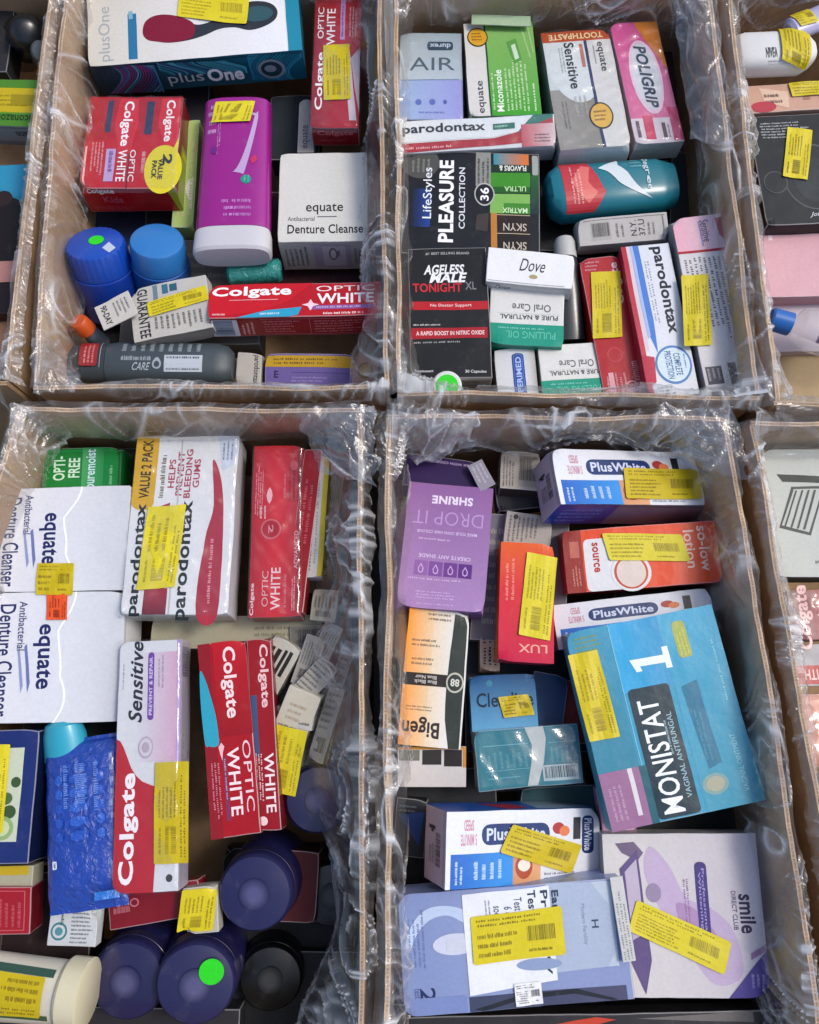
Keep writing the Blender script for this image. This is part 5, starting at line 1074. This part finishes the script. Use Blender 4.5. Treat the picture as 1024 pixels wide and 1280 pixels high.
box('pregnancy_test_box', 'blue Early Pregnancy Test box in a clear sleeve', 'carton box',
    (497, 1119), (776, 1097), (502, 1272), (.262, .262, .258), .05, {'top': '8894bc', 'front': '34384c', 'left': '5c6c9c', 'right': '4c5470'},
    {'top': [G(0, 0, .6, 1, '7c8cb8', '94a0c4', 'x'), Rc(.66, .015, .95, .72, 'b8c4d0'), P([(.66, .0), (.86, .015), (.93, .2), (.955, .40), (.94, .6), (.90, .72), (.66, .74)], 'a8b4c8'), SP([(.02, .42), (.06, .24), (.13, .13), (.22, .12), (.30, .18), (.30, .28), (.22, .20), (.14, .22), (.08, .32), (.04, .46)], 'b8c8e0'), E(.24, .44, .10, .09, 'c8ccdc'), Rc(.20, .4, .34, .50, 'c8ccd8'),
             P([(.285, .04), (.675, .015), (.675, .80), (.285, .87)], 'e6e8ec'), T('Early', .695, .19, .040, .26, '303c54', -90, .03), T('Pregnancy', .645, .40, .042, .70, '303c54', -90, .03), T('Test', .595, .14, .036, .20, '303c54', -90, .03), T('Test results\n6 days\nsooner', .485, .24, .13, .30, '4c5870', -90, .015), M(.38, .1, .41, .3, 2, '5c6880', -90), T('H', .865, .36, .03, .07, '3c4860', -90, .02), T('Modern Fertility', .815, .36, .022, .34, '7c88a0', -90, .0), T('2', .105, .84, .065, .12, '24305c', -90, .02), T('tests', .06, .83, .025, .1, '4c5888', -90, .01), M(.03, .08, .11, .62, 4, '6474a8', 90),
             E(.6, .66, .1, .05, '8c9cbc'), G(.28, .88, .97, .998, '3c445c', '4c4c68', 'x'), Rc(.02, .86, .27, .995, '7888b8'), P([(.30, .98), (.5, .90), (.75, .88), (.93, .99), (.9, .995), (.74, .92), (.5, .94), (.34, .998)], '20242c')],
     'front': [G(0, 0, 1, 1, '5c6890', '383c58', 'x'), Rc(.02, .05, .26, .95, '6474a8'), P([(.3, .3), (.45, .7), (.62, .2), (.85, .25), (.95, .8), (.9, .9), (.8, .4), (.65, .35), (.48, .85), (.3, .6)], '20242c')]},
    stickers=[('top', (588, 1146), (702, 1132), (592, 1206)), ('top', (642, 1230), (676, 1226), (645, 1258), {'kind': 'white'})], mat='glossy_card', group=GW)
box('leaflet_box', 'narrow white strip box lying over the end of the pregnancy test box', 'carton box', (762, 1097), (778, 1095), (774, 1204), (.2680, .2680, .2675), .004, {'top': 'c4c4c0'}, {'top': [M(.1, .02, .9, .98, 3, '8c8a88', 90)]}, mat='matt_card', bev=.0004)
box('whitening_kit_box', 'square cream smile box with purple tooth artwork and diagonal yellow sticker', 'carton box',
    (753, 1042), (944, 1042), (786, 1247), (.236, .236, .240), .045, {'top': 'cac6c4', 'right': 'a8a4a4', 'left': 'a09c9c', 'front': 'a09ca0'},
    {'top': [G(.0, .0, 1, 1, 'd0ccc8', 'c4bcc4'), SP([(.30, .08), (.42, .20), (.52, .40), (.66, .46), (.80, .60), (.84, .86), (.66, .92), (.50, .72), (.36, .5), (.26, .25)], 'bca8c4'), SP([(.45, .44), (.6, .5), (.72, .7), (.66, .84), (.52, .7)], 'a888b0'), E(.31, .37, .05, .06, '9484a0'), P([(.08, .06), (.2, .05), (.26, .12), (.22, .17), (.12, .12)], '6c5c78'),
             P([(.10, .22), (.22, .10), (.27, .78), (.22, .98), (.14, .80)], '5c4c7c'), P([(.13, .24), (.21, .16), (.24, .62), (.16, .66)], 'b8acc0'), RR(.585, .18, .66, .66, '3c3074', .03, .03), T('Professional\nWhitening', .62, .42, .045, .40, 'a898d0', -90, .01), M(.50, .28, .54, .7, 2, '8c6c94', -90),
             T('smile', .90, .50, .10, .24, '2c2448', -90, .035), T('DIRECT CLUB', .82, .48, .03, .24, '4c4068', -90, .01), P([(1, .72), (1, 1), (.74, 1)], '4a3f88'), M(.88, .86, .98, .96, 3, '9c90c8', -90), P([(.90, .74), (1, .68), (1, .72), (.9, .78)], '8c6c94')]},
    stickers=[('top', (796, 1124), (914, 1178), (786, 1163))], group=GW)
box('sock_pack', 'orange streaked dark wrapper at the near edge of the carton', 'wrapper', (500, 1272), (990, 1262), (500, 1345), .225, .03, {'top': '2c2a2c'}, {'top': [P([(.2, .4), (.5, .05), (.55, .1), (.3, .5)], 'c8442c'), P([(.6, .1), (.9, .0), (.9, .2)], '6c6864')]}, mat='glossy_card')
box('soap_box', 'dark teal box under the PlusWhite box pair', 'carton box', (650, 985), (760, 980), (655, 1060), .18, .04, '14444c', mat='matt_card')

# ---------------------------------------------------------------- carton F (near right)
box('razor_box', 'grey white box with line drawing of a razor head', 'carton box',
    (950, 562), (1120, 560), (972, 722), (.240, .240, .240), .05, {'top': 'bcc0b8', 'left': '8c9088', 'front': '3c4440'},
    {'top': [P([(.10, .20), (.42, .22), (.48, .28), (.14, .26)], '3c403c'), P([(.20, .30), (.44, .30), (.30, .68), (.08, .62)], '4c504c'), P([(.215, .32), (.42, .32), (.29, .655), (.10, .60)], 'b8bcb4')] +
            [P([(.225 + .045 * i, .33), (.238 + .045 * i, .33), (.128 + .045 * i, .61 + .008 * i), (.115 + .045 * i, .61 + .008 * i)], '4c504c') for i in range(4)] +
            [M(.35, .78, .62, .83, 1, '6c706c', 180), M(.25, .86, .62, .91, 1, '5c605c', 180)]}, mat='matt_card', group=GW)
box('toothpaste_box', 'red Colgate box tucked under clear film below the razor box', 'toothpaste box',
    (984, 738), (1130, 735), (994, 800), (.222, .222, .222), .045, {'top': '7c2c28', 'left': '3c1c1c'}, {'top': [G(0, 0, .4, 1, '5c2020', 'a82c2c'), T('Colgate', .12, .55, .15, 1.3, 'e0b0ac', 90, .04)]}, mat='glossy_card', wrap=1.5, group=GW)
box('soap_box', 'grey box with red lettering between the razor box and orange pouch', 'carton box', (992, 806), (1140, 800), (1000, 858), (.215, .215, .215), .04, {'top': '9c9a9c'}, {'top': [Rc(0, .5, 1, .95, 'a83434'), T('WITH', .16, .72, .2, .25, 'e8c0bc', 180, .03)]}, mat='glossy_card', group=GW)
box('lotion_box', 'salmon coloured box near the right edge', 'carton box', (1000, 868), (1150, 862), (1020, 960), (.222, .222, .222), .04, {'top': 'c07c64', 'left': '8c5c50'}, {'top': [E(.2, .7, .12, .2, 'd8a894'), P([(.05, .1), (.3, .05), (.2, .4)], 'd89c84')]}, mat='glossy_card', wrap=1, group=GW)
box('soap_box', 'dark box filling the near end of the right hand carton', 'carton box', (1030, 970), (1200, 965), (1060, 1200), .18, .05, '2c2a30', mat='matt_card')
# ---------------------------------------------------------------- filler boxes added low in the gaps, mostly dark so the gaps read dark
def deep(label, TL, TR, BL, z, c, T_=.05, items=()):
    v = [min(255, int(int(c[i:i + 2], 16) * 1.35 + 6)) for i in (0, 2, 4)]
    box('filler_box', label, 'carton box', TL, TR, BL, min(z + .03, .20), T_, '%02x%02x%02x' % tuple(v), {'top': list(items)} if items else {}, mat='matt_card', amp=.001)
deep('dark brown filler box sunk left of the Colgate pair', (88, 100), (165, 98), (78, 200), .14, '3a2a20')
deep('charcoal filler box sunk between the Colgate pair and magenta pack', (190, 100), (262, 98), (185, 290), .13, '1c1c20')
deep('navy filler box sunk under the two blue canisters', (95, 240), (230, 238), (80, 400), .12, '141c30')
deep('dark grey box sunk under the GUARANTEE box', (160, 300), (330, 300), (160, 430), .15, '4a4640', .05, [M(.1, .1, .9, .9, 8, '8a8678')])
deep('dim maroon filler box sunk below the cream denture box', (335, 240), (470, 240), (335, 360), .12, '2c1418')
deep('black filler box sunk below the orange cap', (90, 400), (240, 400), (90, 470), .12, '18181a')
deep('dark slate filler box sunk behind the durex box', (500, 20), (690, 20), (500, 130), .12, '24282c')
deep('dark brown filler box sunk right of POLIGRIP', (770, 40), (880, 40), (790, 190), .11, '2c2420')
deep('dark green filler box sunk right of the Degree container', (780, 200), (900, 200), (800, 300), .10, '18241e')
deep('black filler box sunk between LifeStyles and Degree', (600, 190), (760, 195), (600, 310), .14, '141416')
deep('charcoal filler box sunk below the Dove boxes', (600, 320), (740, 322), (610, 480), .13, '1e2022')
deep('dark filler box sunk between the green lens box and parodontax', (100, 560), (210, 560), (95, 720), .13, '1c1c1c')
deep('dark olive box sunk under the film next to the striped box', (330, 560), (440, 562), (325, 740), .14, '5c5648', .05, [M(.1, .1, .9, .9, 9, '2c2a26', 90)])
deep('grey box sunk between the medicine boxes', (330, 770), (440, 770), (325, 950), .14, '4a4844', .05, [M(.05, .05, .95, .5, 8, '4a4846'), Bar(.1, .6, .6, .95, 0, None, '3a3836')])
deep('black filler box sunk left of the blue pouch', (30, 890), (150, 888), (20, 1080), .13, '101418')
deep('black filler box at the bottom of the dark corner', (280, 1060), (445, 1060), (270, 1200), .06, '0e1014')
deep('second black filler box at the bottom of the dark corner', (60, 1185), (452, 1190), (50, 1400), .08, '101216')
deep('dark filler box sunk below the red ribbed box end', (10, 1090), (120, 1090), (-10, 1230), .13, '1c1214')
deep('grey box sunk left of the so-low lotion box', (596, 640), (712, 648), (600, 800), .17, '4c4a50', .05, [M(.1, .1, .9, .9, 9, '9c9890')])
deep('dark filler box sunk right of the so-low lotion box', (760, 600), (900, 600), (780, 760), .11, '201a18')
deep('deep blue black filler box sunk under the Clearline box', (580, 780), (740, 780), (580, 940), .13, '101a28')
deep('black filler box sunk under the turquoise box', (740, 880), (930, 880), (750, 1060), .12, '141a1c')
deep('dark filler box sunk below the Bigen flap', (495, 960), (620, 960), (492, 1110), .12, '1a1c20')
deep('black filler box sunk right of the smile box', (860, 1050), (1000, 1050), (880, 1270), .10, '141416')
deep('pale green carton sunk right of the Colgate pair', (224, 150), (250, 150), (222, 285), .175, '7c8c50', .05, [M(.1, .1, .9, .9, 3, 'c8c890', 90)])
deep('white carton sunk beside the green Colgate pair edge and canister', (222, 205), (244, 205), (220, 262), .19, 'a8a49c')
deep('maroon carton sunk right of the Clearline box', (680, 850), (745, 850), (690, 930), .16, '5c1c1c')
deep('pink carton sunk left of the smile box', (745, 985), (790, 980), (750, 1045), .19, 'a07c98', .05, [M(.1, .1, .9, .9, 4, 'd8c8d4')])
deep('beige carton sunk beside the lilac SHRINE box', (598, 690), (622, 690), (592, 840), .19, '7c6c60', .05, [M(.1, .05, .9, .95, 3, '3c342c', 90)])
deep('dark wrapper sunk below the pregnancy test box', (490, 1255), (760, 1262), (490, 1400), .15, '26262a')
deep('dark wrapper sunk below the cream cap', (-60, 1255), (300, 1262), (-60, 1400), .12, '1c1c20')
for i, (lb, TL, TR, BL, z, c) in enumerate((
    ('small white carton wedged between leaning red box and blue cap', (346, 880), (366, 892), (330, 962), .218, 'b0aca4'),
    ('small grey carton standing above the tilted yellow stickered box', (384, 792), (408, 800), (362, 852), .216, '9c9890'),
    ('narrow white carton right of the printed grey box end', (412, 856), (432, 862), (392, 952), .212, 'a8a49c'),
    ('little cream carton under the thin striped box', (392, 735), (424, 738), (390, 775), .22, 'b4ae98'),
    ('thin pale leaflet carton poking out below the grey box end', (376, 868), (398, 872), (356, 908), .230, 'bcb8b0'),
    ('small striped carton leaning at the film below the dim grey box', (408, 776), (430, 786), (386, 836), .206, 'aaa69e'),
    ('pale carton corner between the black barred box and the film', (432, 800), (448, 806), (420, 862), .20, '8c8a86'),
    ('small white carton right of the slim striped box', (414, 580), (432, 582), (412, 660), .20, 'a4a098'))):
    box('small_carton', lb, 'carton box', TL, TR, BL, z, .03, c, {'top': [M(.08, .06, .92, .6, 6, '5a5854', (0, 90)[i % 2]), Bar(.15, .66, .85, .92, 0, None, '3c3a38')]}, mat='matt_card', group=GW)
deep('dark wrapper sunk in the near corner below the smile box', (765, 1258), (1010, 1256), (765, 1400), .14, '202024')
